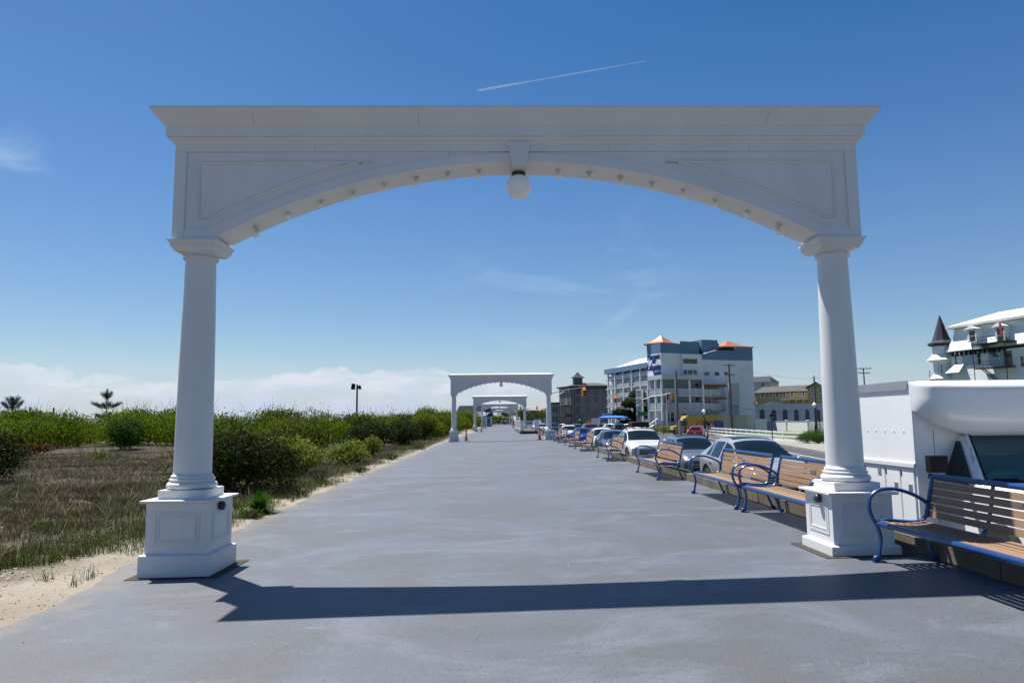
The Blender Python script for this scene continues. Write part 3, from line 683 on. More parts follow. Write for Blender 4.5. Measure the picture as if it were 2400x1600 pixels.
    MB().box(-.15,.15,-.055-Ln/2,-.03-Ln/2,.46,.56).build('number_plate', M['wsign'], C)
    return C
mat_head = mat('headlamp', (.62,.64,.66), .1, .05, spec=.8); mat_tail = mat('tail_lamp', (.35,.01,.01), .2, .05)
P_SIL = paint('silver', (.36,.37,.385), metal=.25); P_GRY = paint('grey', (.16,.175,.19), metal=.3); P_WHT = paint('white', (.66,.66,.66))
P_BLU = paint('royal', (.008,.035,.30)); P_SLT = paint('slate', (.10,.14,.20), metal=.3); P_RED = paint('red', (.25,.012,.018)); P_BLK = paint('black', (.012,.012,.014)); P_YEL = paint('yellow', (.50,.30,.012), coat=.3)
PK = 'cars parked along the kerb'
make_car('parked_car', 'silver car with a dark sunroof parked beyond the paired benches', 'car', 7.3, 20.3, 0, P_SIL, SUV, (1.0,1.,1.0), sun=True, group=PK)
make_car('parked_car', 'grey crossover parked between the silver car and the white car with roof box', 'car', 7.45, 27.4, 0, P_GRY, SUV, (.97,.95,.94), sun=True, group=PK)
make_car('parked_car', 'large white car with roof rails and a black roof box, nose to camera', 'car', 7.3, 36.3, 0, P_WHT, SUV, (1.04,1.05,1.04), rails=True, box=True, boxy=.09, group=PK)
make_car('parked_car', 'slate blue car squeezed behind the white car with roof box', 'car', 6.95, 42.8, 0, P_SLT, SUV, (.95,.92,.95), group=PK)
make_car('parked_car', 'plain white hatchback with roof rails parked behind the slate blue car', 'car', 7.3, 49.6, 0, P_WHT, SUV, (.95,.92,.98), rails=True, group=PK)
make_car('parked_car', 'royal blue car parked behind the white hatchback', 'car', 7.3, 61.5, 0, P_BLU, SEDAN, (1,.98,1.06), group=PK)
make_car('parked_car', 'white crossover farthest along the row near the second archway', 'car', 7.4, 74, 0, P_WHT, SUV, (.97,.95,1.0), group=PK)
make_car('pickup_truck', 'red pickup truck driving towards the camera in the street', 'pickup', 11.5, 88, .03, P_RED, SUV, (1.05,1.1,1.08), boxy=.08)
make_car('moving_car', 'dark blue car with headlights on, left of the red pickup', 'car', 11.6, 104, .02, P_SLT, SUV, (.98,.95,1.0))
make_car('moving_car', 'silver sedan crossing the junction before the grey building', 'car', 15.6, 165, 1.0, P_SIL, SEDAN)
make_car('moving_car', 'red car driving away in the far lane beside the yellow van', 'car', 22.9, 81, PI-.42+.0, P_RED, SUV, (.99,.98,1.0))
make_car('distant_car', 'dark car partly behind the right column of the second archway', 'car', 9.6, 122, 0, P_BLK, SUV, (1,1,1.05))
make_car('distant_car', 'dark red car waiting behind the second archway column', 'car', 10.5, 140, PI, P_RED, SEDAN)
make_car('distant_car', 'white car seen through the ramp railing', 'car', 7.2, 118, 0, P_WHT, SUV)
make_car('distant_car', 'white van standing at the kerb past the railing', 'van', 7.2, 130, 0, P_WHT, SUV, (1,1,1.2), boxy=.1)
LOT = 'cars in the hotel car park'
make_car('lot_car', 'black off-road car with open rear in the hotel car park', 'car', 17.4, 102, PI-.1, P_BLK, SUV, (.98,.95,1.06), boxy=.1, group=LOT)
make_car('lot_car', 'white car nearest the signal pole in the hotel car park', 'car', 23.1, 122, .9, P_WHT, SUV, (.95,.95,1), group=LOT)
make_car('lot_car', 'silver car left of the white one in the hotel car park', 'car', 20.8, 126, .9, P_SIL, SUV, (.95,.95,1), group=LOT)
make_car('lot_car', 'dark car at the back of the hotel car park', 'car', 20.5, 132, .9, P_BLK, SUV, (.95,.95,1), group=LOT)

# box truck with service body
def make_truck():
    zg = zr(7.5); T = thing('box_truck', 'white box truck with service cabinets and amber roof lamps beside the nearest bench', 'truck', (0, 0, zg))
    wm = paint('truck_white', (.78,.79,.80), .25, .3); X0, X1, Yf, Yr = 6.36, 9.16, 10.75, 12.95
    up = 1.46
    MB().box(X0, X1, Yf, Yr, up, 2.735).build('cargo_box', wm, T)
    MB().box(X0-.025, X0+.02, Yf+.06, Yr, 2.62, 2.76).build('roof_rail', M['rim'], T)
    MB().box(X0-.03, X0+.02, Yf, Yr, up-.03, up+.03).build('trim_rail', M['white'], T)
    r_ = MB()
    for i in range(8): r_.ball((X0-.002, Yf+.25+i*.27, 1.98), .014, 8, 5)
    r_.build('rivet', wm, T, True)
    lo = MB(); lo.box(X0+.02, X1-.02, Yf+.02, Yr, .50, up-.031); lo.build('service_body', wm, T)
    ys = [Yf+.04, Yf+.42, Yf+.86, Yf+1.55, Yf+1.85, Yr-.03]
    for i in range(5):
        y0, y1 = ys[i]+.02, ys[i+1]-.02; z0 = .98 if i == 2 else .52
        d = MB().box(X0-.005, X0+.021, y0, y1, z0, up-.06).build('cabinet_door', wm, T)
        MB().box(X0-.014, X0-.004, y0+.15*(y1-y0), y0+.15*(y1-y0)+.09, 1.05 if i != 2 else 1.26, 1.17 if i != 2 else 1.38).build('latch', M['rim'], d)
        MB().box(X0-.010, X0-.004, y1-.03, y1-.005, 1.28, 1.36).build('hinge', M['black'], d)
    # bulging cab hood: flat topped, rounded nose and ends, lip over the windscreen
    b = MB(); n = 28; kk = 16; vs = []; ZT = 2.745
    for i in range(n+1):
        u = -math.cos(PI*i/n); x = (X0+X1)/2+(X1-X0)/2*.999*u; e = (1-abs(u)**14)**.5 if abs(u) < 1 else 0
        zbot = 1.925+.36*abs(u)**5
        for k in range(kk+1):
            t = k/kk; pr = min(1, (math.sin(PI*min(.5, t*2.6+.10)))**.8)*(1-.60*max(0, t-.50)**2.2/.50**2.2)
            vs.append((x, Yf+.004-(.05+.40*pr)*e, ZT-.012*(1-e)-(ZT-zbot)*t-.035*math.sin(PI*t)*0))
    fs = [(i*(kk+1)+k, (i+1)*(kk+1)+k, (i+1)*(kk+1)+k+1, i*(kk+1)+k+1) for i in range(n) for k in range(kk)]
    top = len(vs); vs += [(vs[i*(kk+1)][0], Yf+.3, ZT-.004) for i in range(n+1)]
    fs += [(i*(kk+1), top+i, top+i+1, (i+1)*(kk+1)) for i in range(n)]
    bot = len(vs); vs += [(vs[i*(kk+1)+kk][0], Yf+.02, vs[i*(kk+1)+kk][2]+.05) for i in range(n+1)]
    fs += [(i*(kk+1)+kk, (i+1)*(kk+1)+kk, bot+i+1, bot+i) for i in range(n)]
    b.add(vs, fs); b.build('overcab_hood', wm, T, 'all')
    # bulkhead behind the cab and rounded corner
    MB().box(X0+.012, X1-.012, Yf-.012, Yf+.019, .5, 2.30).build('bulkhead', wm, T)
    MB().box(X0+.30, X0+.306, Yf-.016, Yf-.011, .6, 2.0).build('panel_seam', M['black'], T)
    # cab: pillars, roof line, door, bonnet
    cx = (X0+X1)/2; cb = MB()
    def sec(y, hw, zb, zt, hwt): return [(cx-hw,y,zb),(cx-hw*1.0,y,(zb+zt)*.5),(cx-hwt,y,zt-.05),(cx-hwt*.90,y,zt),(cx+hwt*.90,y,zt),(cx+hwt,y,zt-.05),(cx+hw,y,(zb+zt)*.5),(cx+hw,y,zb)]
    secs = [sec(Yf+.2,.99,.45,1.92,.74), sec(10.66,.99,.45,1.93,.71), sec(10.02,.99,.45,1.26,.97), sec(9.75,.98,.45,1.22,.95), sec(8.95,.93,.45,1.10,.86), sec(8.80,.88,.5,.95,.8)]
    vs = [p for s_ in secs for p in s_]; fs = []
    for i in range(len(secs)-1):
        for k in range(7):
            if i == 1 and k == 3: continue
            fs.append((i*8+k, i*8+k+1, (i+1)*8+k+1, (i+1)*8+k))
    fs += [tuple(range(8))[::-1], tuple(40+k for k in range(8))]
    cb.add(vs, fs); cb.build('cab', wm, T, True)
    a, c_ = secs[1], secs[2]; lerp = lambda p, q, t: tuple(p[i]+(q[i]-p[i])*t for i in range(3))
    g = MB(); g.add([a[3],a[4],c_[4],c_[3]], [(0,1,2,3)])
    ws = g.build('windscreen', bpy_glass, T)
    gk = [lerp(a[3],a[4],.03), lerp(a[3],a[4],.97), lerp(c_[3],c_[4],.97), lerp(c_[3],c_[4],.03)]; MB().tube([tuple(Vector(p)+Vector((0,-.012,.008))) for p in gk], .013, 6, closed=True).build('windscreen_seal', M['black'], ws, True)
    MB().tube([a[3],c_[3]], .024, 8).tube([a[4],c_[4]], .024, 8).tube([a[3],a[4]], .025, 8).build('windscreen_frame', wm, T, True)
    MB().box(cx-.80, cx+.80, 10.16, 10.8, 1.10, 1.24).build('dashboard', M['black'], T)
    MB().add([(cx-.66,10.24,1.26),(cx+.05,10.26,1.27),(cx+.15,10.50,1.36),(cx-.32,10.55,1.40),(cx-.6,10.44,1.30)],[(0,1,2,3,4)]).build('paper_on_dashboard', mat('paper', (.60,.88,.76), .7, .05), T)
    MB().box(cx-.58, cx-.22, 10.2, 10.24, 1.245, 1.30).build('red_folder', mat('folder', (.30,.03,.02), .6, .1), T)
    for s in (-1, 1):
        xw = cx+s*.985
        w_ = MB(); w_.add([(cx+s*.985,10.09,1.26),(cx+s*.98,10.735,1.26),(cx+s*.752,10.735,1.83),(cx+s*.752,10.645,1.83)], [(0,1,2,3)]).add([(cx+s*.991,10.09,1.26),(cx+s*.986,10.735,1.26),(cx+s*.758,10.735,1.83),(cx+s*.758,10.645,1.83)], [(0,1,2,3)])
        w_.build('side_window', M['carglass'], T)
        mm = MB(); x_ = cx+s*1.40; mm.box(x_-.13, x_+.13, 10.16, 10.28, 1.40, 1.64); mr = mm.build('wing_mirror', M['black'], T)
        MB().tube([(xw,10.22,1.26),(x_+s*.12,10.22,1.35)], .045, 8).build('mirror_arm', M['black'], mr, True)
        MB().ball((cx+s*.7,8.84,.88), (.16,.06,.10), 12, 8).build('headlight', mat_head, T, True)
        for y_ in (9.6, 12.2):
            Q = Matrix.Translation((cx+s*.93, y_, .38)) @ Matrix.Rotation(PI/2, 4, 'Y')
            t_ = MB().lathe([(.22,-.12),(.36,-.12),(.38,-.08),(.38,.08),(.36,.12),(.22,.12)], 24, Q).build('tyre', M['tyre'], T, True)
            MB().lathe([(.22,-.09),(.23,.09)], 20, Q).build('rim', M['rim'], t_, True)
    MB().box(cx-.55, cx+.55, 8.76, 8.84, .62, .90).build('grille', M['black'], T)
    MB().box(cx-1., cx+1., 8.68, 8.82, .40, .56).build('bumper', M['black'], T)
    for x_ in (-1.13,-.27,0,.27,1.13):
        MB().ball((cx+x_, Yf-.05-.40*.72*(1-abs(x_/1.40)**14)**.5, 2.635), (.058,.06,.042), 12, 7).build('marker_lamp', M['amber'], T, True)
    MB().tube([(cx-.78,10.25,1.2),(cx-.80,10.35,1.75)], .004, 5).build('aerial', M['black'], T)
    return T
bpy_glass = M['carglass']
def seethrough():
    m = bpy.data.materials.new('windscreen_glass'); m.use_nodes = True; nt = m.node_tree
    g = nt.nodes.new('ShaderNodeBsdfGlossy'); g.inputs['Roughness'].default_value = .03; t = nt.nodes.new('ShaderNodeBsdfTransparent'); t.inputs[0].default_value = (.50,.62,.60,1)
    f = nt.nodes.new('ShaderNodeFresnel'); f.inputs[0].default_value = 1.35; x = nt.nodes.new('ShaderNodeMixShader')
    nt.links.new(f.outputs[0], x.inputs[0]); nt.links.new(t.outputs[0], x.inputs[1]); nt.links.new(g.outputs[0], x.inputs[2]); nt.links.new(x.outputs[0], nt.nodes['Material Output'].inputs[0]); return m
bpy_glass = seethrough()
make_truck()

# yellow delivery van, side on beyond the street
def make_van():
    V = thing('delivery_van', 'yellow parcel delivery van with red lettering parked across the street', 'van', (27.6,112.5,-1.04), .10)
    pm = P_YEL; b = MB(); b.xz([(2.05,.45),(8.0,.45),(8.0,2.98),(2.6,2.98),(2.15,2.86),(1.9,2.4)], -1.05, 1.05); b.build('cargo_body', pm, V)
    b = MB(); b.xz([(0,.5),(1.9,.45),(1.9,2.35),(1.5,2.2),(1.0,1.45),(.1,1.25)], -.95, .95); b.build('cab', pm, V)
    b = MB(); b.xz([(1.12,1.45),(1.82,1.45),(1.82,2.16),(1.55,2.08)], -.965, .965); b.build('cab_window', M['carglass'], V)
    b = MB(); b.add([(1.0,-.85,1.47),(1.0,.85,1.47),(1.48,.8,2.18),(1.48,-.8,2.18)], [(0,1,2,3)]); b.add([(.985,-.85,1.48),(.985,.85,1.48),(1.465,.8,2.19),(1.465,-.8,2.19)], [(0,1,2,3)]); b.build('windscreen', M['carglass'], V)
    for x in (.95, 6.3):
        for s in (-1, 1):
            Q = Matrix.Translation((x, s*.9, .38)) @ Matrix.Rotation(PI/2, 4, 'X'); t = MB().lathe([(.2,-.12),(.38,-.1),(.38,.1),(.2,.12)], 20, Q).build('tyre', M['tyre'], V, True)
            MB().lathe([(.2,-.13),(.2,.13)], 16, Q).build('rim', M['rim'], t, True)
    MB().box(-.05,.3,-.95,.95,.35,.75).build('bumper', M['black'], V)
    for s in (-1, 1): MB().ball((.06,s*.7,1.0),(.08,.16,.14),12,8).build('headlight', M['lens'], V, True)
    rd = mat('van_red', (.45,.015,.02), .5, .05)
    MB().box(2.2,7.95,-1.062,-1.051,.98,1.10).build('red_stripe', rd, V)
    text('lettering', 'DHL', 1.0, rd, V, Matrix.Translation((5.3,-1.06,1.75)) @ Matrix.Rotation(PI/2,4,'X'), .012, .3, 1.75)
make_van()
# ------------------------------------------------------------------ plants
rg = np.random.default_rng(5)
def leaf_quads(C, size, up=.25, asp=.55, N=None):
    n = len(C); d = rg.normal(size=(n,3)); d[:,2] += up; d /= np.linalg.norm(d, axis=1)[:,None]
    if N is not None: d = d*.75+N; d /= np.linalg.norm(d, axis=1)[:,None]
    a = np.cross(d, rg.normal(size=(n,3))); a /= np.linalg.norm(a, axis=1)[:,None]; b = np.cross(d, a)
    s = (size*rg.uniform(.6,1.35,n))[:,None]
    V = np.stack([C-a*s*.5, C+b*s*asp*.5+d*s*.06, C+a*s*.5, C-b*s*asp*.5+d*s*.06], 1)
    return V.reshape(-1,3), np.arange(4*n).reshape(n,4)
def lumps_cloud(lumps, n, shell=.55):
    w = np.array([l[3]*l[4]*l[5] for l in lumps])**.66; w /= w.sum(); k = rg.choice(len(lumps), n, p=w); Lp = np.array(lumps)
    d = rg.normal(size=(n,3)); d /= np.linalg.norm(d,axis=1)[:,None]; r = shell+(1.04-shell)*rg.random(n)**.55
    r *= 1+.14*np.sin(d[:,0]*7+k)*np.sin(d[:,2]*6+k*2)
    return Lp[k,:3]+d*r[:,None]*Lp[k,3:6], d
def bush_mesh(name, mat_, parent, w, h, d, n, leaf, nl=14, asp=.55, spiky=0., up=.25, base=.0):
    lumps = []
    for i in range(nl):
        a = rg.uniform(0, 2*PI); q = rg.uniform(0,.62)**.6; hz = rg.uniform(.30,.72)*h*(1-.35*q)
        rr = rg.uniform(.22,.38)
        lumps.append((math.cos(a)*q*w/2*1.05, math.sin(a)*q*d/2*1.05, base+max(hz, rr*h*.55), rr*w*.72, rr*d*.72, rr*h*.72))
    lumps.append((0,0,h*.42,w*.36,d*.36,h*.42))
    C, N = lumps_cloud(lumps, n); C[:,2] = np.maximum(C[:,2], .02)
    if spiky:                       # shoots sticking out of the outline
        ns = int(n*spiky); k = rg.choice(n, ns); t = rg.random((ns,1))*.16*h; C = np.concatenate([C, C[k]+(N[k]*.5+np.array([0,0,.8]))*t])
        N = np.concatenate([N, N[k]])
    V, Fq = leaf_quads(C, leaf, up, asp, N*.6); return npmesh(name, V, Fq, mat_, parent)
def stems(parent, w, h, n=7, mat_=None):
    b = MB()
    for i in range(n):
        a = 2*PI*i/n+RND.uniform(-.3,.3); q = RND.uniform(.12,.42); x, y = math.cos(a)*w*q, math.sin(a)*w*q
        b.tube([(x*.1,y*.1,-.05),(x*.45,y*.45,h*.3),(x*.8,y*.8,h*.62),(x*1.15,y*1.15,h*RND.uniform(.85,1.12))], [.035,.026,.014,.004], 5)
    return b.build('stem', mat_ or M['bark'], parent)
LM = dict(bright=leafmat('leaf_bright', (.030,.060,.004), (.125,.185,.010), .36), olive=leafmat('leaf_olive', (.022,.036,.004), (.085,.112,.010), .32),
    dark=leafmat('leaf_dark', (.005,.010,.002), (.034,.050,.006), .18), rose=leafmat('leaf_rose', (.055,.080,.010), (.20,.235,.035), .36), blue=leafmat('leaf_bluegreen', (.007,.028,.004), (.040,.095,.010), .25),
    pine=leafmat('needle', (.010,.024,.014), (.032,.062,.030), .15), grassg=leafmat('grass_green', (.018,.036,.005), (.070,.102,.015), .3), grassb=leafmat('grass_brown', (.016,.013,.007), (.085,.066,.034), .2),
    dead=leafmat('twig', (.045,.038,.026), (.30,.25,.17), .1), hedge=leafmat('hedge_yellow', (.06,.075,.01), (.30,.28,.03), .3), box=leafmat('box_hedge', (.010,.045,.004), (.05,.13,.012), .2), rust=leafmat('rust_leaf', (.05,.016,.006), (.13,.042,.014), .15))
def make_bush(name, label, cat, x, y, w, h, d, kind, n, leaf, group=None, z=None, rz=0, **k):
    B = thing(name, label, cat, (x, y, dz(x,y)-.03 if z is None else z), rz, group)
    bush_mesh('foliage', LM[kind], B, w, h, d, n, leaf, **k); stems(B, w, h); return B
# thicket: individual shrubs, several shapes copied
TH = 'dense dune shrubs of the thicket'
protos = [make_bush('dune_shrub', 'x', 'shrub', 0, 0, 5.2, 2.4, 4.6, kd, 5200, .15, z=0, spiky=.05, nl=18) for kd in ('bright','bright','olive','bright')]
protos.append(make_bush('dune_shrub', 'x', 'shrub', 0, 0, 4.4, 2.5, 4.2, 'dark', 5000, .14, z=0, spiky=.08, nl=18))
TLAB = ['bright green dune shrub in the thicket behind the dry grass', 'bright green dune shrub in the thicket behind the dry grass', 'olive green dune shrub in the thicket behind the dry grass', 'bright green dune shrub in the thicket behind the dry grass', 'dark green dune shrub in the thicket behind the dry grass']
line = [(-52,44),(-44,45),(-36,46),(-29,47),(-22,48),(-17,51),(-13.5,55),(-11.5,60),(-9.5,67),(-8.2,75),(-7.4,84),(-7.0,94)]
spots = []
for i in range(len(line)-1):
    (xa,ya),(xb,yb) = line[i], line[i+1]; dl = math.hypot(xb-xa,yb-ya); k = max(2, int(dl/2.5))
    for j in range(k):
        t = (j+RND.uniform(.1,.9))/k; spots.append((xa+(xb-xa)*t+RND.uniform(-.7,.3), ya+(yb-ya)*t+RND.uniform(-.6,.8), RND.uniform(.80,1.06)))
for i in range(26):
    t = i/25; x = -54+46*t+RND.uniform(-1.5,1.5); y = np.interp(x, [p[0] for p in line], [p[1] for p in line])+RND.uniform(4.,8.); spots.append((x, y, RND.uniform(.9,1.2)))
used = set()
for i, (x, y, s) in enumerate(spots):
    if -50 < x < -43.5 and y < 56: s *= .78
    k = RND.choice([0,0,1,1,2,3,3]) if x < -12 else RND.choice([0,1,2,2,4,4])
    o = protos[k] if k not in used else copy_tree(protos[k]); used.add(k)
    o.location = (x, y, dz(x,y)-.12); o.rotation_euler.z = RND.uniform(0, 6.28); o.scale = (s*RND.uniform(.85,1.05), s, s*RND.uniform(1.02,1.38)); tag(o, TLAB[k], 'shrub', TH)
for k in range(5):
    if k not in used: protos[k].location = (-34-k*3, 55, -.1); tag(protos[k], TLAB[k], 'shrub', TH)
# bushes hugging the promenade further on
FB = 'leafy bushes lining the promenade edge'
f0 = make_bush('roadside_bush', 'x', 'bush', 0,0, 4.2,3.4,4.2,'bright',5200,.17,z=0,spiky=.05)
f1 = make_bush('roadside_bush', 'x', 'bush', 0,0, 4.0,3.0,4.0,'olive',4600,.17,z=0,spiky=.06)
FBL = ['tall bright bush at the promenade edge past the second archway', 'olive bush at the promenade edge past the second archway']
for i, (x, y, s, k) in enumerate([(-6.5,62,.85,0),(-6.0,70,.8,1),(-5.9,66,.6,0),(-6.2,74,.7,1),(-5.7,84,.75,0),(-5.5,93,.7,0),(-5.4,103,.75,0),(-5.3,108,.8,1),(-5.1,124,.8,0),(-5.4,140,.8,0),(-7.6,77,.95,1),(-5.9,80,.85,0),(-6.8,90,1.0,0),(-5.6,97,.8,0),(-5.6,112,1.1,0),(-4.9,118,1.15,0),(-7.5,108,1.1,1),(-10,100,1.2,0),(-6,130,1.0,1),(-5.4,172,.9,0),(-8,150,1.1,1),(-7,160,1.,0),(-12,120,1.2,1)]):
    o = (f0, f1)[k] if i in (0, 1) and k == i else copy_tree((f0, f1)[k]); o.location = (x, y, dz(x,y)-.1); o.scale = (s,s,s); o.rotation_euler.z = i*1.3; tag(o, FBL[k], 'bush', FB)
for i, (x, y, s) in enumerate([(0.,262,1.1),(2.2,266,1.),(-2,258,1.2),(4,268,.9),(-4.5,250,1.1)]):
    o = copy_tree(f0); o.location = (x, y, -.1); o.scale = (s,s,s*1.1); tag(o, 'distant green bush closing the far end of the promenade', 'bush', 'bushes at the far end of the promenade')
# singled out plants
make_bush('juniper', 'dark juniper bush just right of the left column', 'bush', -5.75, 15.6, 2.5, 1.62, 2.1, 'dark', 15000, .085, nl=20, asp=.3, spiky=.18, up=.4)
make_bush('juniper', 'dark low bush cut by the left edge of the picture', 'bush', -13.9, 19.3, 2.7, 1.75, 2.4, 'dark', 9000, .09, nl=18, asp=.35, spiky=.12)
rose = make_bush('rose_bush', 'light green rose bush with white blossoms right of the juniper', 'bush', -6.35, 21.6, 2.3, 1.35, 2.0, 'rose', 7000, .085, nl=18, spiky=.1)
fl = MB()
for i in range(18):
    a = RND.uniform(3.4,6.0); q = RND.uniform(.2,1); e = RND.uniform(.1,.9); x = math.cos(a)*math.cos(e)*1.15*.95; y = math.sin(a)*math.cos(e)*.95; z_ = .35+math.sin(e)*.95
    for k in range(5):
        t = 2*PI*k/5; fl.quad((x,y,z_),(x+.035*math.cos(t-.4),y+.035*math.sin(t-.4),z_+.012),(x+.045*math.cos(t),y+.045*math.sin(t),z_+.018),(x+.035*math.cos(t+.4),y+.035*math.sin(t+.4),z_+.012))
fl.build('blossom', M['white'], rose, fix=False)
make_bush('rose_bush', 'smaller light green bush nearer the second archway', 'bush', -5.55, 26.5, 1.55, 1.05, 1.5, 'rose', 4200, .085, nl=14, spiky=.1)
make_bush('dune_shrub', 'small leafy sapling between the pale bush and the dark shrubs', 'shrub', -5.6, 31.5, .9, 1.2, .9, 'rose', 1500, .09)
make_bush('dune_shrub', 'round blue-green bush standing in front of the thicket on the left', 'shrub', -22.6, 43.2, 2.3, 2.35, 2.2, 'blue', 6500, .10)
DK = 'dark shrubs beside the promenade before the second archway'
for (x, y, w_, h_) in [(-7.3,41,3.0,1.75),(-6.3,46.5,2.6,1.7),(-6.9,52,3,2.2),(-6.0,57.5,2.4,1.9),(-8.6,47,3.2,2.0)]:
    make_bush('juniper', 'dark spreading shrub beside the promenade before the second archway', 'shrub', x, y, w_, h_, w_*.9, 'dark', 4200, .11, DK, spiky=.12)
make_bush('sea_shrub', 'tangled olive shrub behind the left column', 'shrub', -9.4, 24.5, 3.4, 2.15, 3., 'olive', 8000, .10, nl=18, spiky=.1)
make_bush('sea_shrub', 'low olive shrub behind the juniper', 'shrub', -8., 28, 3.4, 2.1, 3., 'olive', 7000, .10, nl=18, spiky=.1)
make_bush('sea_shrub', 'rust coloured dead shrub left of the round bush', 'shrub', -26.2, 40.5, 2.6, .8, 1.6, 'rust', 1800, .10)
for (x, y) in ((-17.2,31),(-13.4,30),(-12,27.5)):
    make_bush('seedling', 'small yellow-green seedling in the dry grass', 'plant', x, y, .9, .55, .7, 'rose', 380, .09, 'yellow-green seedlings in the dry grass')
# strap-leaved yucca at the walk's edge
yu = thing('yucca', 'dark green spiky yucca at the promenade edge right of the left pedestal', 'plant', (-4.22, 12.75, dz(-4.3,12.75)))
Vs = []; Fs = []
for i in range(300):
    a = RND.uniform(0,2*PI); e = RND.uniform(.05,1.5); l = RND.uniform(.30,.46); wv = .017; c, s = math.cos(a), math.sin(a); o = len(Vs)
    for k in range(5):
        t = k/4; r_ = l*t*math.cos(e)*(1+.15*t); zz = l*t*math.sin(e)-.14*t*t*math.cos(e); ww = wv*(1-t**2.2)+.001
        Vs += [(c*r_-s*ww, s*r_+c*ww, zz+.02), (c*r_+s*ww, s*r_-c*ww, zz+.02)]
    Fs += [(o+2*k, o+2*k+1, o+2*k+3, o+2*k+2) for k in range(4)]
npmesh('leaf', Vs, Fs, LM['box'], yu)
# grasses: uncountable blades
def blades(name, pts, h0, h1, wd, lean, mat_, segs=2):
    n = len(pts); P = np.array(pts); H = rg.uniform(h0, h1, n); a = rg.uniform(0, 2*PI, n); ln = rg.normal(0, lean, n)
    sx, sy = np.cos(a)*wd, np.sin(a)*wd; dx, dy = -np.sin(a)*ln*H, np.cos(a)*ln*H
    V = np.zeros((n, 5, 3)); V[:,0] = P+np.stack([-sx,-sy,0*sx],1); V[:,1] = P+np.stack([sx,sy,0*sx],1)
    mid = P+np.stack([dx*.35,dy*.35,H*.6],1); V[:,2] = mid+np.stack([sx*.7,sy*.7,0*sx],1); V[:,3] = mid+np.stack([-sx*.7,-sy*.7,0*sx],1); V[:,4] = P+np.stack([dx,dy,H*.96],1)
    i = np.arange(n)[:,None]*5; F4 = np.concatenate([i+0,i+1,i+2,i+3],1); F3 = np.concatenate([i+3,i+2,i+4,i+4],1)
    me = bpy.data.meshes.new(name); fs = [tuple(q) for q in F4.tolist()]+[tuple(q[:3]) for q in F3.tolist()]
    me.from_pydata(V.reshape(-1,3).tolist(), [], fs); me.materials.append(mat_); o = bpy.data.objects.new(name, me); COL.objects.link(o); return o
def field(n, x0, x1, y0, y1, keep):
    x = rg.uniform(x0, x1, n); y = y0+(y1-y0)*rg.random(n)**1.5; k = keep(x, y); x, y = x[k], y[k]; return np.stack([x, y, dune_z(x, y)-.01], 1)
def edge(y): return np.interp(y, EDGE_Y, EDGE_X)
clump = lambda x, y, s, sd: vnoise(x, y, s, sd)
def k_brown(x, y):
    din = edge(y)-x; lim = np.interp(y, [2,6,8,10,14,20,60], [4.2,2.0,1.0,.7,.45,.3,.25]); return (din > lim+1.1*(clump(x,y,.45,9)-.4)) & (clump(x,y,.28,11)+.5*clump(x,y,1.2,12)+.25*clump(x,y,.1,13) > .62)
pts = np.concatenate([field(90000, -13, -4, 5, 18, k_brown), field(90000, -32, -4, 12, 50, k_brown), field(60000, -34, -8, 26, 52, k_brown), field(80000, -24, -4, 15, 34, k_brown), field(26000, -9, -4, 20, 100, k_brown)])
near = pts[:,1] < 20
tag(blades('dune_grass', pts, .03, .21, .0036, 1.25, LM['grassb']), 'brown dead dune grass carpeting the sand left of the promenade', 'grass', kind='stuff')
tag(blades('dead_stalks', pts[rg.choice(len(pts), 15000)], .08, .40, .0028, 1.1, LM['dead']), 'pale dead stalks scattered through the dune grass', 'grass', kind='stuff')
C = np.concatenate([pts[rg.choice(len(pts), 60000)], pts[rg.choice(len(pts), 40000)]]); C = C+np.stack([rg.normal(0,.04,len(C)), rg.normal(0,.04,len(C)), rg.uniform(.01,.16,len(C))*vnoise(C[:,0],C[:,1],.7,33)*1.6],1)
V, Fq = leaf_quads(C, .030, .4, .6); tag(npmesh('ground_cover', V, Fq, leafmat('ground_cover', (.014,.014,.006), (.085,.075,.035), .2)), 'low olive and brown scrubby ground cover between the dune grasses', 'ground cover', kind='stuff')
def k_col(x, y): return (edge(y)-x > .3) & (np.hypot(x+5.6, (y-11.5)*.5) < 1.9*clump(x,y,.4,41)+.2)
gx = field(9000, -8, -4, 8, 16, k_col)
def k_green(x, y):
    din = edge(y)-x; return (din > .04+.14*clump(x,y,.3,21)) & ((clump(x,y,.75,22)+.3*clump(x,y,.2,26) > .80) | ((din < .9) & (clump(x,y,.5,23)+.3*clump(x,y,.15,25) > .58) & (y > 8.8)) | ((din < 2.) & (y > 24) & (clump(x,y,.5,24) > .35)))
pts = np.concatenate([field(80000, -12, -3.8, 4.5, 20, k_green), field(50000, -14, -3.8, 14, 60, k_green), field(26000, -8, -3.9, 40, 130, k_green), gx])
tag(blades('green_grass', pts, .03, .22, .0032, .7, LM['grassg']), 'green grass tufts along the sandy promenade edge', 'grass', kind='stuff')
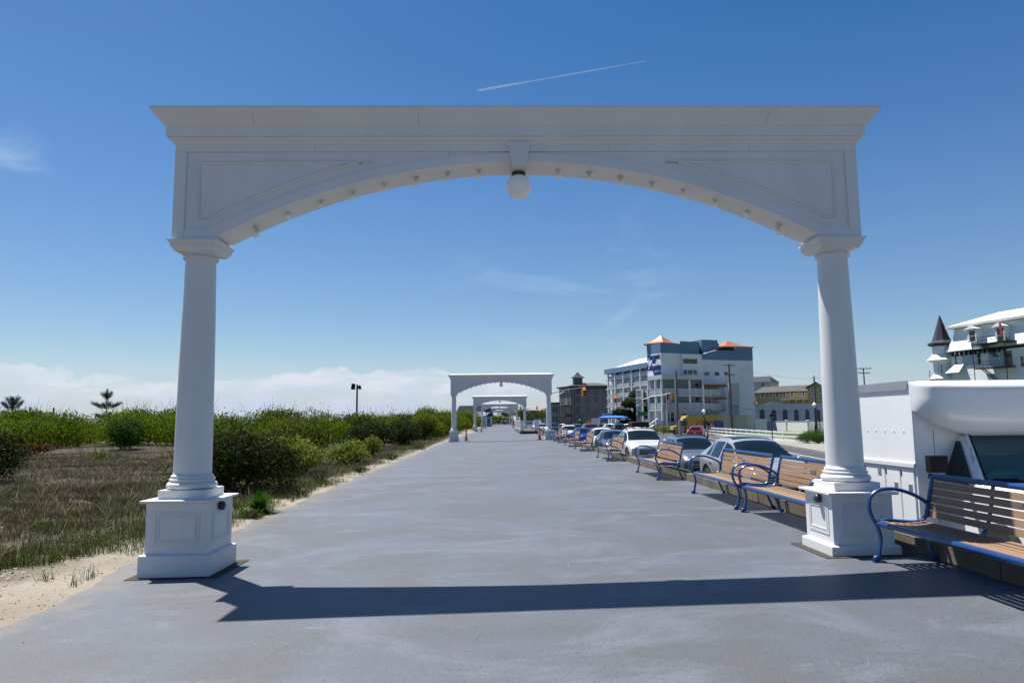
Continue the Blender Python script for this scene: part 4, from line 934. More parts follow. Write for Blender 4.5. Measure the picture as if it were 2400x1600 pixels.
# pebbles, shell bits and crumbs on sand and walk
n = 5200; x = rg.uniform(-8.5,-3.4,n); y = 3+9*rg.random(n)**1.3; k = rg.random(n) < np.clip(1.2-(edge(y)-x)*.35, .08, 1)*np.where(edge(y)-x < 0, .10, 1); x, y = x[k], y[k]; zz_ = np.maximum(dune_z(x,y), .017*(x-3.87)); r_ = rg.uniform(.003,.010,len(x))*rg.choice([1,1,1,1.8],len(x))
O = np.array([(1,0,0),(0,1,0),(-1,0,0),(0,-1,0),(0,0,.7),(0,0,-.5)]); V = (O[None]*r_[:,None,None]*rg.uniform(.7,1.3,(len(x),6,1))+np.stack([x,y,zz_+r_*.25],1)[:,None]).reshape(-1,3)
T8 = np.array([(0,1,4),(1,2,4),(2,3,4),(3,0,4),(1,0,5),(2,1,5),(3,2,5),(0,3,5)]); Fq = (T8[None]+np.arange(len(x))[:,None,None]*6).reshape(-1,3)
tag(npmesh('pebbles', V, Fq, leafmat('pebble', (.05,.035,.02), (.60,.54,.46), 0)), 'small pebbles and shell bits strewn over the sand edge', 'pebbles', kind='stuff')
# leaf litter on the sand
n = 6000; x = rg.uniform(-12,-4,n); y = 4.6+12*rg.random(n)**1.4; k = (edge(y)-x > .35+.9*clump(x,y,.6,31)) ; C = np.stack([x[k],y[k],dune_z(x[k],y[k])+.012],1)
V, Fq = leaf_quads(C, .045, 2.5, .5); tag(npmesh('leaf_litter', V, Fq, leafmat('litter', (.10,.06,.035), (.40,.30,.21), 0)), 'dry leaf litter on the sand under the grass', 'litter', kind='stuff')
# green weeds at the walk's edge by the left pedestal
for (x, y, w_, h_) in ((-4.55,11.5,.75,.26),(-4.15,12.1,.5,.18),(-4.6,18.5,1.1,.42),(-4.4,22.5,.7,.25),(-5.0,17.2,1.2,.4),(-4.4,29.5,.9,.3),(-4.5,40,1.0,.4)):
    make_bush('weed', 'low green weed clump at the sandy edge of the promenade', 'weed', x, y, w_, h_, w_*.8, 'grassg' , 700, .055, 'low weeds along the promenade edge', asp=.25, up=.1)
# young pines on the dune
def make_pine(label, x, y, z, h, tiers):
    T = thing('pine_tree', label, 'pine', (x, y, z)); MB().tube([(0,0,0),(.03,0,h*.5),(0,0,h*.97)], [.09,.06,.015], 7).build('trunk', M['bark'], T, True)
    Cs = []; br = MB()
    for (zt, nb, ln, upw) in tiers:
        for i in range(nb):
            a = 2*PI*i/nb+zt*3; c, s = math.cos(a), math.sin(a); ang = upw+RND.uniform(-.12,.12); e = (c*ln*math.cos(ang), s*ln*math.cos(ang), zt*h+ln*math.sin(ang))
            q = [(0,0,zt*h), (e[0]*.5,e[1]*.5,zt*h+ln*math.sin(ang)*.35), e]; br.tube(q, [.03,.022,.01], 5)
            for k in range(int(230*ln/.9)):
                t = RND.uniform(.35,1.08); p = np.array(e)*t+np.array((0,0,zt*h))*(1-t); Cs.append(p+rg.normal(size=3)*.11*(1.1-.4*t)+np.array((0,0,.12*t)))
    for k in range(420):
        t = RND.uniform(.72,1.03); Cs.append(np.array((0,0,h*t))+rg.normal(size=3)*np.array((1,1,.6))*.17*(1.1-t+.15))
    br.build('branch', M['bark'], T); V, Fq = leaf_quads(np.array(Cs), .26, 1.3, .09); npmesh('needles', V, Fq, LM['pine'], T)
p1 = at(248, 985, 66); make_pine('young pine with tiered branches rising above the thicket', p1.x, 66, .1, 4.45, [(.42,6,.9,.2),(.62,6,1.25,.30),(.82,5,.62,.75)])
p2 = at(27, 990, 66); make_pine('bushy young pine with candle tips at the far left', p2.x, 66, .3, 3.6, [(.50,6,.9,.5),(.68,6,1.05,.7),(.80,5,.8,.9)])
# snow fence on the dune crest
sf = thing('snow_fence', 'sagging slatted snow fence on the dune crest at far left', 'fence', (0,0,0))
for px, tp in ((68,953),(124,955),(149,966),(-20,958)):
    a = at(px, 990, 78); MB().cyl((a.x, 78), .09, .5, at(px, tp, 78).z, 8).build('post', M['wood'], sf)
b = MB(); a0, a1 = at(-30, 970, 78).x, at(149, 970, 78).x; n = 80
for i in range(n):
    t = i/(n-1); x = a0+(a1-a0)*t; px = -30+179*t
    tz = at(px, float(np.interp(px, [-30,0,40,68,95,124,135,149],[966,966,964,961,966,964,972,980])), 78).z; b.box(x-.018,x+.018,77.98,78.0,tz-1.3,tz)
b.build('slat_panel', M['wood'], sf)
# short posts in the scrub
for px, Y, t0, lb in ((698,38,972,'short grey post standing in the scrub right of the juniper'),(304,40,1045,'thin dark stake under the round bush'),(188,38,1055,'small dark stake in the dry grass')):
    a = at(px, t0, Y); tag(MB().cyl((a.x, Y), .045 if px > 600 else .02, -.3, a.z, 8).build('post', M['wood']), lb, 'post')
# tree in front of the hotel, hedge and clipped shrubs
tr = thing('tree', 'dark windswept tree in front of the hotel car park', 'tree', (at(1497,1000,136).x, 136, -1.05))
MB().tube([(0,0,-.1),(.1,0,1.6),(.3,0,3.4),(.6,0,5.6)], [.28,.22,.16,.05], 8).tube([(.1,0,1.6),(-1.2,.2,2.6),(-2.4,.2,2.9)], [.14,.1,.04], 6).build('trunk', M['bark'], tr, True)
lp = [(.6,0,6.4,1.3,1.3,1.0),(.3,0,5.2,1.9,1.6,.9),(-.8,0,4.9,1.2,1.1,.6),(1.2,0,4.0,1.3,1.4,.9),(-2.2,0,3.4,1.2,1.,.5),(-1.2,.2,3.2,1.2,1.,.5),(.6,0,2.6,1.3,1.3,.8),(-1.3,0,1.5,1.2,1.,.4),(.5,0,1.2,1.2,1.1,.7),(-2.6,0,1.0,.7,.6,.35)]
lp = [(a*1.25-.8,b,c*1.05+.3,d*1.3,e*1.3,f*1.25) for a,b,c,d,e,f in lp]; C, N = lumps_cloud(lp, 9000, .35); V, Fq = leaf_quads(C, .42, .3, .5, N*.5); npmesh('crown', V, Fq, LM['dark'], tr)
a, b_ = at(1527,1000,121), at(1600,1000,121); hd = thing('hedge', 'yellow-green clipped hedge in front of the hotel entrance', 'hedge', ((a.x+b_.x)/2, 121, -1.05))
bush_mesh('foliage', LM['hedge'], hd, abs(b_.x-a.x)*1.05, 1.75, 1.6, 5200, .12, nl=24)
for (px, Y, w_, h_, lb) in ((1893,64,1.9,1.25,'rounded clipped green bush at the end of the white rail fence'),(1918,63,1.8,1.05,'low rounded green bush next to the right column, by the lawn'),(1925,70,2.4,1.5,'green bush behind the two rounded ones by the lawn')):
    a = at(px, 1040, Y); make_bush('clipped_bush', lb, 'bush', a.x, Y, w_, h_, w_, 'box', 3600, .07, z=-.88)
for (px, Y, zt, w_, lb) in ((1822,230,8.5,9,'green tree top rising behind the yellow house'),(2022,150,6.6,3.2,'round green tree top just above the box truck'),(1225,320,8,9,'green tree far down the street between signals'),(1272,300,7,12,'wide green tree before the distant houses'),(1185,290,9.5,8,'tall pale tree behind the walkers')):
    a = at(px, 990, Y); B = thing('tree', lb, 'tree', (a.x, Y, -1.1)); MB().tube([(0,0,0),(0,0,zt*.7)], [.3,.12], 7).build('trunk', M['bark'], B)
    bush_mesh('crown', LM['olive'], B, w_, zt*.75, w_, 2600, .45, base=zt*.35)
# ------------------------------------------------------------------ buildings, drawn on measured facade planes
class Fac:
    def __init__(s, p0, p1):
        s.p = Vector((p0[0], p0[1], 0)); d = Vector((p1[0]-p0[0], p1[1]-p0[1], 0)); s.L = d.length; s.d = d.normalized()
        s.n = Vector((s.d.y, -s.d.x, 0)); 
        s.M = Matrix((( s.d.x,0,s.n.x,s.p.x),(s.d.y,0,s.n.y,s.p.y),(0,1,0,0),(0,0,0,1)))
    def uv(s, px, py, h=0.):
        d = _f + _r*((px-1200)/F_PX) - _u*((py-800)/F_PX); o = Vector((0,0,CAMZ)); t = ((s.p+s.n*h-o).dot(s.n))/d.dot(s.n); q = o+d*t
        return ((q-s.p).dot(s.d), q.z)
    def rect(s, b, u0, u1, z0, z1, h0, h1): return b.prism([(u0,z0),(u1,z0),(u1,z1),(u0,z1)], h0, h1, s.M)
    def pts(s, L): return [s.uv(*q) for q in L]
def fac(pa, Ya, pb, Yb, py=985): return Fac(at(pa, py, Ya), at(pb, py, Yb))
def win(f, par, px0, px1, py0, py1, fw=.10, frame=None, glass=None, bars=1, h=0., name='window'):
    u0, z1 = f.uv((px0+px1)/2, py0); _, z0 = f.uv((px0+px1)/2, py1); u0, u1 = f.uv(px0, py0)[0], f.uv(px1, py0)[0]
    return win_uv(f, par, u0, u1, z0, z1, fw, frame, glass, bars, h, name)
def win_uv(f, par, u0, u1, z0, z1, fw=.10, frame=None, glass=None, bars=1, h=0., name='window'):
    b = MB(); f.rect(b,u0-fw,u1+fw,z1,z1+fw,h-.05,h+.07); f.rect(b,u0-fw*1.4,u1+fw*1.4,z0-fw,z0,h-.05,h+.10); f.rect(b,u0-fw,u0,z0,z1,h-.05,h+.07); f.rect(b,u1,u1+fw,z0,z1,h-.05,h+.07)
    for k in range(bars): zc = z0+(z1-z0)*(k+1)/(bars+1); f.rect(b,u0,u1,zc-.03,zc+.03,h-.02,h+.045)
    w_ = b.build(name, frame or M['white'], par); b = MB(); f.rect(b,u0,u1,z0,z1,h-.04,h+.02); b.build('pane', glass or M['glass'], w_); return w_
z1c = lambda x, y: (1060+x/11.76, 930+y/11.76); z4c = lambda x, y: (1290+x/11.2, 860+y/11.2); z6c = lambda x, y: (1380+x/3.92, 760+y/3.92)
zyc = lambda x, y: (1700+x/7.127, 840+y/7.127); zvc = lambda x, y: (2180+x/7.84, 710+y/7.84); zwc = lambda x, y: (1410+x/6.815, 780+y/6.815)
ZG = -1.1
# --- corner hotel
H = thing('hotel', 'white and blue seaside hotel with copper roofed towers and blue script lettering', 'hotel', (0,0,0))
A, B, Cq, D = at(1521,985,132), at(1553.5,985,128), at(1597,985,129.6), at(1647,985,131.4)
fl_, fr_ = Fac(A, B), Fac(B, D)
zt_ = fr_.uv(1556,804)[1]; zb_ = fr_.uv(1556,827)[1]; up_ = fr_.n*-1
def plan(pts, z0, z1, name, m): return MB().prism([(p.x,p.y) for p in pts], z0, z1).build(name, m, H)
back = Vector((2.5, 9, 0)); plan([A,B,D,D+back,A+back], ZG, zb_, 'tower_wall', M['hwhite'])
u_c = fr_.uv(1594,804)[0]; Cc = fr_.p+fr_.d*u_c; off = Vector((.0,.02,0))
plan([A+off,B+off,Cc+off,Cc+back,A+back], zb_, zt_, 'tower_band', M['hblue'])
zp1 = fr_.uv(1600,799)[1]; plan([Cc+Vector((.05,.3,0)), fr_.p+fr_.d*fr_.uv(1639,800)[0]+Vector((0,.3,0)), fr_.p+fr_.d*fr_.uv(1639,800)[0]+back, Cc+back], zb_+.01, zp1, 'parapet_block', M['hblue'])
b = MB(); fr_.rect(b, fr_.uv(1595.5,830)[0], fr_.L, fr_.uv(1600,884)[1], fr_.uv(1600,829.5)[1], -.3, .45); b.build('projecting_bay', M['hwhite'], H)
def copper(c, half, rot, z0, h, name='copper_roof'):
    b = MB(); k = 9; vs = []
    for i in range(k):
        t = i/(k-1); q = half*(1-t)+.02
        for j in range(4): a = rot+PI/4+j*PI/2; vs.append((c.x+q*1.414*math.cos(a), c.y+q*1.414*math.sin(a), z0+.25+h*t**1.55))
    vs = [(c.x+half*1.414*math.cos(rot+PI/4+j*PI/2), c.y+half*1.414*math.sin(rot+PI/4+j*PI/2), z0) for j in range(4)]+vs
    b.add(vs, [(4*i+j, 4*i+(j+1) % 4, 4*i+4+(j+1) % 4, 4*i+4+j) for i in range(k) for j in range(4)]+[(3,2,1,0)]); return b.build(name, M['copper'], H)
cm = (at(1517,985,132)+at(1594,985,131.5))/2; hf = (at(1594,985,131.5)-at(1517,985,132)).length/1.414/2; dv = at(1594,985,131.5)-at(1517,985,132)
copper(cm, hf+.15, math.atan2(dv.y, dv.x)+PI/4, zt_, fr_.uv(1556,786)[1]-zt_+.15)
for (x0,x1,y0,y1,bars) in ((850,980,318,362,0),): win(fr_, H, *[z6c(x0,y0)[0], z6c(x1,y0)[0], z6c(x0,y0)[1], z6c(x0,y1)[1]], .08, M['white'], None, bars, .45)
for (x0,x1) in ((855,885),(893,935),(942,978)): win(fr_, H, z6c(x0,0)[0], z6c(x1,0)[0], z6c(0,421)[1], z6c(0,458)[1], .08, None, None, 0, .45)
# sign lettering on the lit corner face
u0, u1 = 0, fl_.L; uc = fl_.L/2
for (s, px, py, sz, sx) in (('Marquis',1536.5,836.5,1.75,1.0),('de',1537.5,846.5,1.5,1.0),('Lafayette',1537.5,861,1.9,.98),('HOTEL',1546.5,876.5,.95,.95)):
    u, zz = fl_.uv(px, py); text('sign_lettering', s, sz, M['signblue'], H, fl_.M @ Matrix.Translation((u if s != 'HOTEL' else u, zz, .45)), .10, .12 if s != 'HOTEL' else 0, sx*(.62 if s in ('Lafayette',) else .72 if s == 'Marquis' else .8))
# balconies round the corner: roof, two galleries on white posts, entrance below
Fr = [at(1520.5,985,130.2), at(1553.5,985,125.6), at(1600,985,127.4), at(1651,985,129.4)]; Bk = [A+Vector((.05,.1,0)), B+Vector((.0,.1,0)), Cq+Vector((0,.15,0)), D+Vector((.3,.2,0))]
Cv = [at(1651,985,129.4), at(1668,985,129.9), at(1685,985,131.3), at(1700,985,133.6), at(1712,985,137)]; Cb = [D+Vector((.3,.2,0)), at(1668,985,132.5), at(1684,985,134), at(1697,985,136.3), at(1706,985,139)]
zroof = at(1556,888,126).z; zf2 = at(1556,924,126).z; zf1 = at(1556,958,126).z
def slab(front, backp, z0, z1, name, m):
    poly = [(p.x,p.y) for p in front]+[(p.x,p.y) for p in backp[::-1]]; return MB().prism(poly, z0, z1).build(name, m, H)
slab([p+Vector((0,-.3,0)) for p in Fr], Bk, zroof, zroof+.75, 'gallery_roof', M['hgrey'])
for zf in (zf2, zf1): slab(Fr, Bk, zf-.32, zf, 'balcony_floor', M['hgrey'])
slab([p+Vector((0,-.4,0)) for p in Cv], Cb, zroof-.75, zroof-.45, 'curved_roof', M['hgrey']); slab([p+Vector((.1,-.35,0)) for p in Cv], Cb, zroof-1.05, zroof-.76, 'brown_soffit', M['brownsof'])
for zf in (zf2-.25, zf1-.25): slab(Cv, Cb, zf-.15, zf, 'curved_balcony', M['hgrey'])
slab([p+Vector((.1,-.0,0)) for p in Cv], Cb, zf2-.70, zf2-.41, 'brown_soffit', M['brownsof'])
def railing(front, zf, h=1.05):
    b = MB(); c = MB()
    for p, q in zip(front[:-1], front[1:]):
        f = Fac(p, q); f.rect(b, .03, f.L-.03, zf+.08, zf+h-.06, -.06, -.03); f.rect(c, 0, f.L, zf+h-.06, zf+h, -.08, 0)
        n = max(1, int(f.L/1.4))
        for i in range(n+1): u = f.L*i/n; f.rect(c, max(0,u-.03), min(f.L,u+.03), zf, zf+h-.06, -.08, -.005)
    o = b.build('balustrade', M['rail'], H); c.build('handrail', M['whitem'], o)
for zf in (zf2, zf1): railing(Fr, zf)
for zf in (zf2-.25, zf1-.25): railing(Cv, zf, 1.2)
pc = []
for i, (px, Y) in enumerate([(1522,130),(1539.5,127.6),(1554,125.7),(1586.5,126.9),(1619.5,128.2),(1651,129.4)]):
    p = at(px,985,Y); MB().box(p.x-.16,p.x+.16,p.y+.05,p.y+.37,ZG if i in (0,1,2) else zf1-.3,zroof).build('gallery_post', M['whitem'], H)
for zf, zc in ((zf2,zroof), (zf1,zf2-.32)):      # inner wall with doors, shade put into its colour
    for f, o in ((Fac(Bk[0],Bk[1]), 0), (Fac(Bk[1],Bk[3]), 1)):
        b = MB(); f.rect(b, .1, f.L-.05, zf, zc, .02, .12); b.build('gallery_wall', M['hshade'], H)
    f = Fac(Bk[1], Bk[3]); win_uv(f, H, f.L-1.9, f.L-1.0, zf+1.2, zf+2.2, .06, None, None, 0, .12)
for f in [Fac(p,q) for p, q in zip(Cb[:-1],Cb[1:])]:
    b = MB(); f.rect(b, 0, f.L, ZG, zroof-.6, -.3, 0); b.build('curved_wall', M['hgrey'], H)
    for zf in (zf2-.25, zf1-.25):
        win_uv(f, H, f.L*.12, f.L*.12+.75, zf+.05, zf+2.0, .05, None, None, 0); win_uv(f, H, f.L*.62, f.L*.62+.5, zf+1.0, zf+1.95, .05, None, None, 0)
b = MB(); fg = Fac(Fr[1], Fr[3]); fg.rect(b, .35, fg.L, ZG, zf1-.32, -.9, -.35); b.build('ground_floor_wall', M['hgrey'], H)
for (x0,x1,y0,y1) in ((1565,1571,966,988),(1574,1582,966,988),(1600,1613,967,980)): win(fg, H, x0,x1,y0,y1,.12,None,None,1,-.35)
fe = Fac(Fr[0], Fr[1]); b = MB(); fe.rect(b, .2, fe.L-.05, ZG, zf1-.32, -1.1, -.6); b.build('entrance_wall', M['white'], H); win(fe, H, 1545,1550,968,990,.14,None,None,0,-.6,'entrance_door')
b = MB()
for k in range(8): p = at(1512+k*3.3,985,124.6); b.box(p.x-.25,p.x+.25,p.y,p.y+1.8,ZG,ZG+.22+k*.19)
b.build('entrance_steps', M['white'], H)
b = MB(); q0, q1 = at(1511,1000,124.4), at(1541,980,124.4); b.tube([(q0.x,q0.y,ZG+1.0),(q1.x,q1.y,ZG+2.6)], .06, 6); b.build('stair_rail', M['whitem'], H)
# side wing stub with small galleries left of the corner
f = fac(1507,131,1521,131.5)
for k, (y0, y1) in enumerate(((911,0),(930,0),(947,0),(968,0))): b = MB(); f.rect(b, 0, f.L, f.uv(1512,y0)[1]-.25, f.uv(1512,y0)[1], -2.2, .2); b.build('stub_floor', M['hgrey'], H)
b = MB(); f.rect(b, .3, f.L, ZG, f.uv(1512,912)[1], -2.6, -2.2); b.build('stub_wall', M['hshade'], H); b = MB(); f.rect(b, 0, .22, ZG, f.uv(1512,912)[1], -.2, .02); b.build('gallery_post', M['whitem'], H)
# end wall of the rear block with its blue top
E0, E1 = at(1646,985,133), at(1771,985,137); f = Fac(E0, E1); zw = f.uv(1700,843.8)[1]
b = MB(); f.rect(b, 0, f.L, ZG, zw, -14, 0); b.build('end_wall', M['hwhite'], H)
ub = [f.uv(*z6c(x,y))[0] for x, y in ((1045,0),(1165,0),(1335,0),(1525,0))]; ztop = f.uv(1680,820.5)[1]
b = MB(); b.prism([(0,zw),(f.L,zw),(f.L,f.uv(1765,814)[1]),(ub[2],f.uv(1722,814)[1]),(ub[2],ztop),(ub[1],ztop),(0,f.uv(1646,832)[1])], -14, .03, f.M); b.build('end_wall_band', M['hblue'], H)
b = MB(); b.add([f.M @ Vector(p) for p in ((-2.2,f.uv(1646,832)[1]-.5,-3),(0,f.uv(1646,832)[1]+.04,.1),(ub[1],ztop+.06,.1),(ub[1],ztop+.06,-13),(-2.2,f.uv(1646,832)[1]-.5,-13))], [(0,1,2),(0,2,3,4)]); b.build('white_roof', M['roofwt'], H)
b = MB(); f.rect(b, f.uv(1655,800)[0], f.uv(1693,800)[0], ztop-.3, f.uv(1680,794.5)[1], -7, -1.5); b.build('roof_plant_room', M['hblue'], H)
b = MB(); f.rect(b, f.uv(1650,812)[0], f.uv(1654.5,812)[0], ztop-1, f.uv(1652,811)[1], -5, -4.3); b.build('chimney', M['trimdk'], H)
q = f.M @ Vector((f.uv(1700,806)[0], f.uv(1700,806)[1], -3)); MB().ball(q, (.7,.15,.7), 14, 8).build('satellite_dish', M['gpole'], H, True)
c2 = f.M @ Vector((f.uv(1735,813)[0], 0, -3.9)); copper(c2, (f.uv(1770,813)[0]-f.uv(1701,813)[0])/2, math.atan2(f.d.y, f.d.x), f.uv(1740,814)[1], f.uv(1735,798.5)[1]-f.uv(1740,814)[1]+.2)
for (x0,x1) in ((1060,1105),(1153,1197),(1243,1272)): win(f, H, z6c(x0,0)[0], z6c(x1,0)[0], z6c(0,437)[1], z6c(0,470)[1], .08, None, None, 0)
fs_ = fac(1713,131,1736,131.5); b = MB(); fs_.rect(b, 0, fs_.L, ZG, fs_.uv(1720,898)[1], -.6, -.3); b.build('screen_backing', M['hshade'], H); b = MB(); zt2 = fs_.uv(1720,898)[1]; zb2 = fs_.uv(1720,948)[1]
for i in range(8): u = fs_.L*i/7; fs_.rect(b, u-.06, u+.06, zb2, zt2, -.29, -.05)
for i in range(13): z_ = zb2+(zt2-zb2)*i/12; fs_.rect(b, 0, fs_.L, z_-.07, z_+.07, -.28, -.06)
b.build('block_screen', M['hgrey'], H)
# long balcony wing towards the back
G, Hh = at(1422,985,225), at(1521.5,985,197); f = Fac(G, Hh); ztw = f.uv(1521,848)[1]; zs = f.uv(1521,877)[1]; st = 2.78
b = MB(); f.rect(b, .1, f.L, ZG, ztw-1.6, -14, -1.9); b.build('wing_wall', M['hwhite'], H)
b = MB(); f.rect(b, -.4, f.L+.2, ztw-1.55, ztw, -14, .3); b.build('wing_fascia', M['hblue'], H)
b = MB(); b.add([f.M @ Vector(p) for p in ((5,ztw+.02,-.2),(f.L,ztw+.02,-.2),(f.L,ztw+2.6,-7),(9,ztw+2.6,-7),(5,ztw+.02,-13.8),(f.L,ztw+.02,-13.8))], [(0,1,2,3),(0,3,4),(3,2,5,4)]); b.build('white_roof', M['roofwt'], H)
cols = [f.uv(px,900)[0] for px in (1424.5,1441,1460.3,1479.7,1500.5,1521)]
for u in cols: b = MB(); f.rect(b, u-.2, u+.2, ZG, ztw-1.55, -.4, .06); b.build('wing_post', M['whitem'], H)
for k in range(6):
    z_ = zs-k*st; b = MB(); f.rect(b, -.1, f.L, z_-.26, z_, -1.9, .02); b.build('wing_balcony', M['hblue'] if k == 0 else M['hgrey'], H)
    b = MB()
    for i in range(5):
        ua, ub_ = cols[i]+.25, cols[i+1]-.25
        if k == 0: f.rect(b, ua, ub_, z_+.1, z_+1.1, -.12, -.08)
        else: f.rect(b, ua+(1.2 if i % 2 else .1), ub_-(.1 if i % 2 else 1.2), z_+.02, z_+1.15, -.12, -.04)
    b.build('wing_balustrade', M['rail'], H)
    for i in range(5):
        um = (cols[i]+cols[i+1])/2; win_uv(f, H, um-1.5, um-.7, z_+.08, z_+2.05, .06, None, None, 0, -1.88); win_uv(f, H, um+.3, um+1.4, z_+.9, z_+2.0, .06, None, None, 0, -1.88)
# --- grey clapboard building with a cupola
Gb = thing('grey_building', 'tall grey clapboard building with a roof cupola and dark trim', 'building', (0,0,0))
f = fac(1339,250,1432,251); fb = fac(1312,260,1339,250); ze = f.uv(1390,907)[1]
b = MB(); f.rect(b, 0, f.L, ZG, ze, -14, 0); fb.rect(b, 0, fb.L, ZG, ze-.05, -9, -.02); b.build('wall', M['greybld'], Gb)
b = MB(); f.rect(b, -.6, f.L+.9, ze, ze+.55, -14.5, .8); fb.rect(b, -.8, fb.L+.2, ze-.02, ze+.5, -9, .7); b.build('cornice', M['trimdk'], Gb)
b = MB()
for i in range(14): f.rect(b, i*f.L/13-.12, i*f.L/13+.12, ze-.8, ze-.01, .0, .5)
b.build('cornice_bracket', M['trimdk'], Gb)
b = MB()
for u in (.1, 1.15): f.rect(b, u, u+.22, ZG, ze-.01, 0, .06)
for u in (.0, fb.L*.42, fb.L*.72): fb.rect(b, u, u+.3, ZG, ze-.06, 0, .06)
b.build('corner_board', M['trimdk'], Gb)
b = MB(); b.add([f.M @ Vector(p) for p in ((-.6,ze+.56,.8),(f.L+.9,ze+.56,.8),(f.L-3,ze+1.9,-7),(3,ze+1.9,-7))], [(0,1,2,3)]); b.build('roof', M['roofgr'], Gb)
for (x0,x1) in ((692,752),(950,1010),(1170,1230),(1375,1435)):
    for (y0,y1) in ((568,695),(792,925),(1036,1200)): win(f, Gb, z4c(x0,0)[0], z4c(x1,0)[0], z4c(0,y0)[1], z4c(0,y1)[1], .16, M['trimdk'])
for (x0,x1) in ((280,318),(458,498)):
    for (y0,y1) in ((575,700),(800,935)): win(fb, Gb, z4c(x0,0)[0], z4c(x1,0)[0], z4c(0,y0)[1], z4c(0,y1)[1], .16, M['trimdk'])
cc = f.M @ Vector((f.uv(1358.5,890)[0], 0, -4.)); wd = 1.62; zc0 = ze+.6; zc1 = at(1358.5,884,252).z
b = MB(); b.box(cc.x-wd,cc.x+wd,cc.y-wd,cc.y+wd,zc0,zc1,None); cu = b.build('cupola', M['greybld'], Gb)
b = MB(); k = 8; vs = []
for i in range(k):
    t = i/(k-1); q = (wd+.75)*(1-t)+.03
    vs += [(cc.x+sx_*q, cc.y+sy_*q, zc1+2.1*t**1.5) for sx_, sy_ in ((-1,-1),(1,-1),(1,1),(-1,1))]
b.add(vs, [(4*i+j,4*i+(j+1)%4,4*i+4+(j+1)%4,4*i+4+j) for i in range(k-1) for j in range(4)]+[(3,2,1,0)]); b.build('cupola_roof', M['roofdk'], cu)
fc = Fac((cc.x-wd,cc.y-wd),(cc.x+wd,cc.y-wd))
for u in (.55, 1.95): win_uv(fc, cu, u, u+.75, zc0+.7, zc1-.5, .12, M['trimdk'])
b = MB(); fb.rect(b, -1.2, fb.L+.3, fb.uv(1320,951.5)[1], fb.uv(1320,950)[1], -.2, 2.6); b.build('porch_roof', M['roofgr'], Gb)
b = MB(); fb.rect(b, -.6, fb.L+.3, fb.uv(1320,975.5)[1], fb.uv(1320,971)[1], .06, 2.4); b.build('porch_gallery', M['trimdk'], Gb)
b = MB(); fb.rect(b, -.5, fb.L+.2, fb.uv(1320,970.9)[1], fb.uv(1320,952)[1], .07, .3); fb.rect(b, -.5, fb.L+.2, ZG, fb.uv(1320,976)[1], .07, .3); b.build('porch_shade', M['lens'], Gb)  # near-black slabs stand for the shade inside the porch
b = MB()
for i in range(5): u = -.5+i*(fb.L+.6)/4; fb.rect(b, u-.1, u+.1, ZG, fb.uv(1320,952)[1], 2.1, 2.3)
b.build('porch_post', M['trimdk'], Gb)
u, zz = f.uv(1359.5,972.5); text('wall_lettering', 'DER CAVALIER', .52*1.35, M['trimdk'], Gb, f.M @ Matrix.Translation((u, zz, .05)), .02, 0, .85)
win(f, Gb, 1355, 1362, 978, 990, .15, M['trimdk'], None, 0, 0, 'door')
b = MB(); qa, qb = f.uv(1355,981), f.uv(1361,986); f.rect(b, qa[0], qb[0], qb[1], qa[1], .12, .16); b.build('white_notice', M['wsign'], Gb)
# neighbours further down the street
def box_house(name, label, px0, Y0, px1, Y1, pyt, depth, wall, roof, rise=0., wins=(), group=None):
    Bd = thing(name, label, 'building', (0,0,0), 0, group); f = fac(px0,Y0,px1,Y1); z = f.uv((px0+px1)/2, pyt)[1]; b = MB(); f.rect(b, 0, f.L, ZG, z, -depth, 0); b.build('wall', wall, Bd)
    b = MB()
    if rise: b.add([f.M @ Vector(p) for p in ((-.4,z,.5),(f.L+.4,z,.5),(f.L+.4,z,-depth-.4),(-.4,z,-depth-.4),(f.L*.15,z+rise,-depth/2),(f.L*.85,z+rise,-depth/2))], [(0,1,5,4),(1,2,5),(2,3,4,5),(3,0,4),(3,2,1,0)])
    else: f.rect(b, -.3, f.L+.3, z, z+.4, -depth-.3, .3)
    b.build('roof', roof, Bd)
    for w_ in wins: win(f, Bd, *w_, .12)
    return Bd
box_house('house', 'low grey building joined to the left of the cupola building', 1288, 265, 1313, 262, 945, 12, M['greybld'], M['roofdk'], 0, [(1292,1295,968,973),(1299,1302,968,973)])
box_house('house', 'white house seen just left of the second archway right column', 1262, 330, 1282, 325, 968, 12, M['hgrey'], M['roofdk'], 2., [(1266,1269,972,977),(1273,1276,972,977)])
box_house('house', 'pale blue grey house beyond the street signals', 1261, 420, 1272, 418, 962, 12, M['hgrey'], M['roofgr'], 1.5, [(1264,1266,966,970)])
box_house('house', 'brown building seen between the far archway columns', 1219, 380, 1230, 376, 963, 12, mat('brown_wall', (.14,.10,.08), .8), M['roofdk'], 0, [(1221,1223,968,972)])
box_house('house', 'small pale block at the vanishing end of the street', 1240, 600, 1248, 600, 971, 12, M['hgrey'], M['roofgr'], 0, [(1242,1243.5,975,977)])
box_house('house', 'grey roofed building rising behind the yellow house', 1745, 215, 1809, 210, 895, 9, M['hgrey'], M['roofdk'], 1.9, [(1784,1791,898,906)])
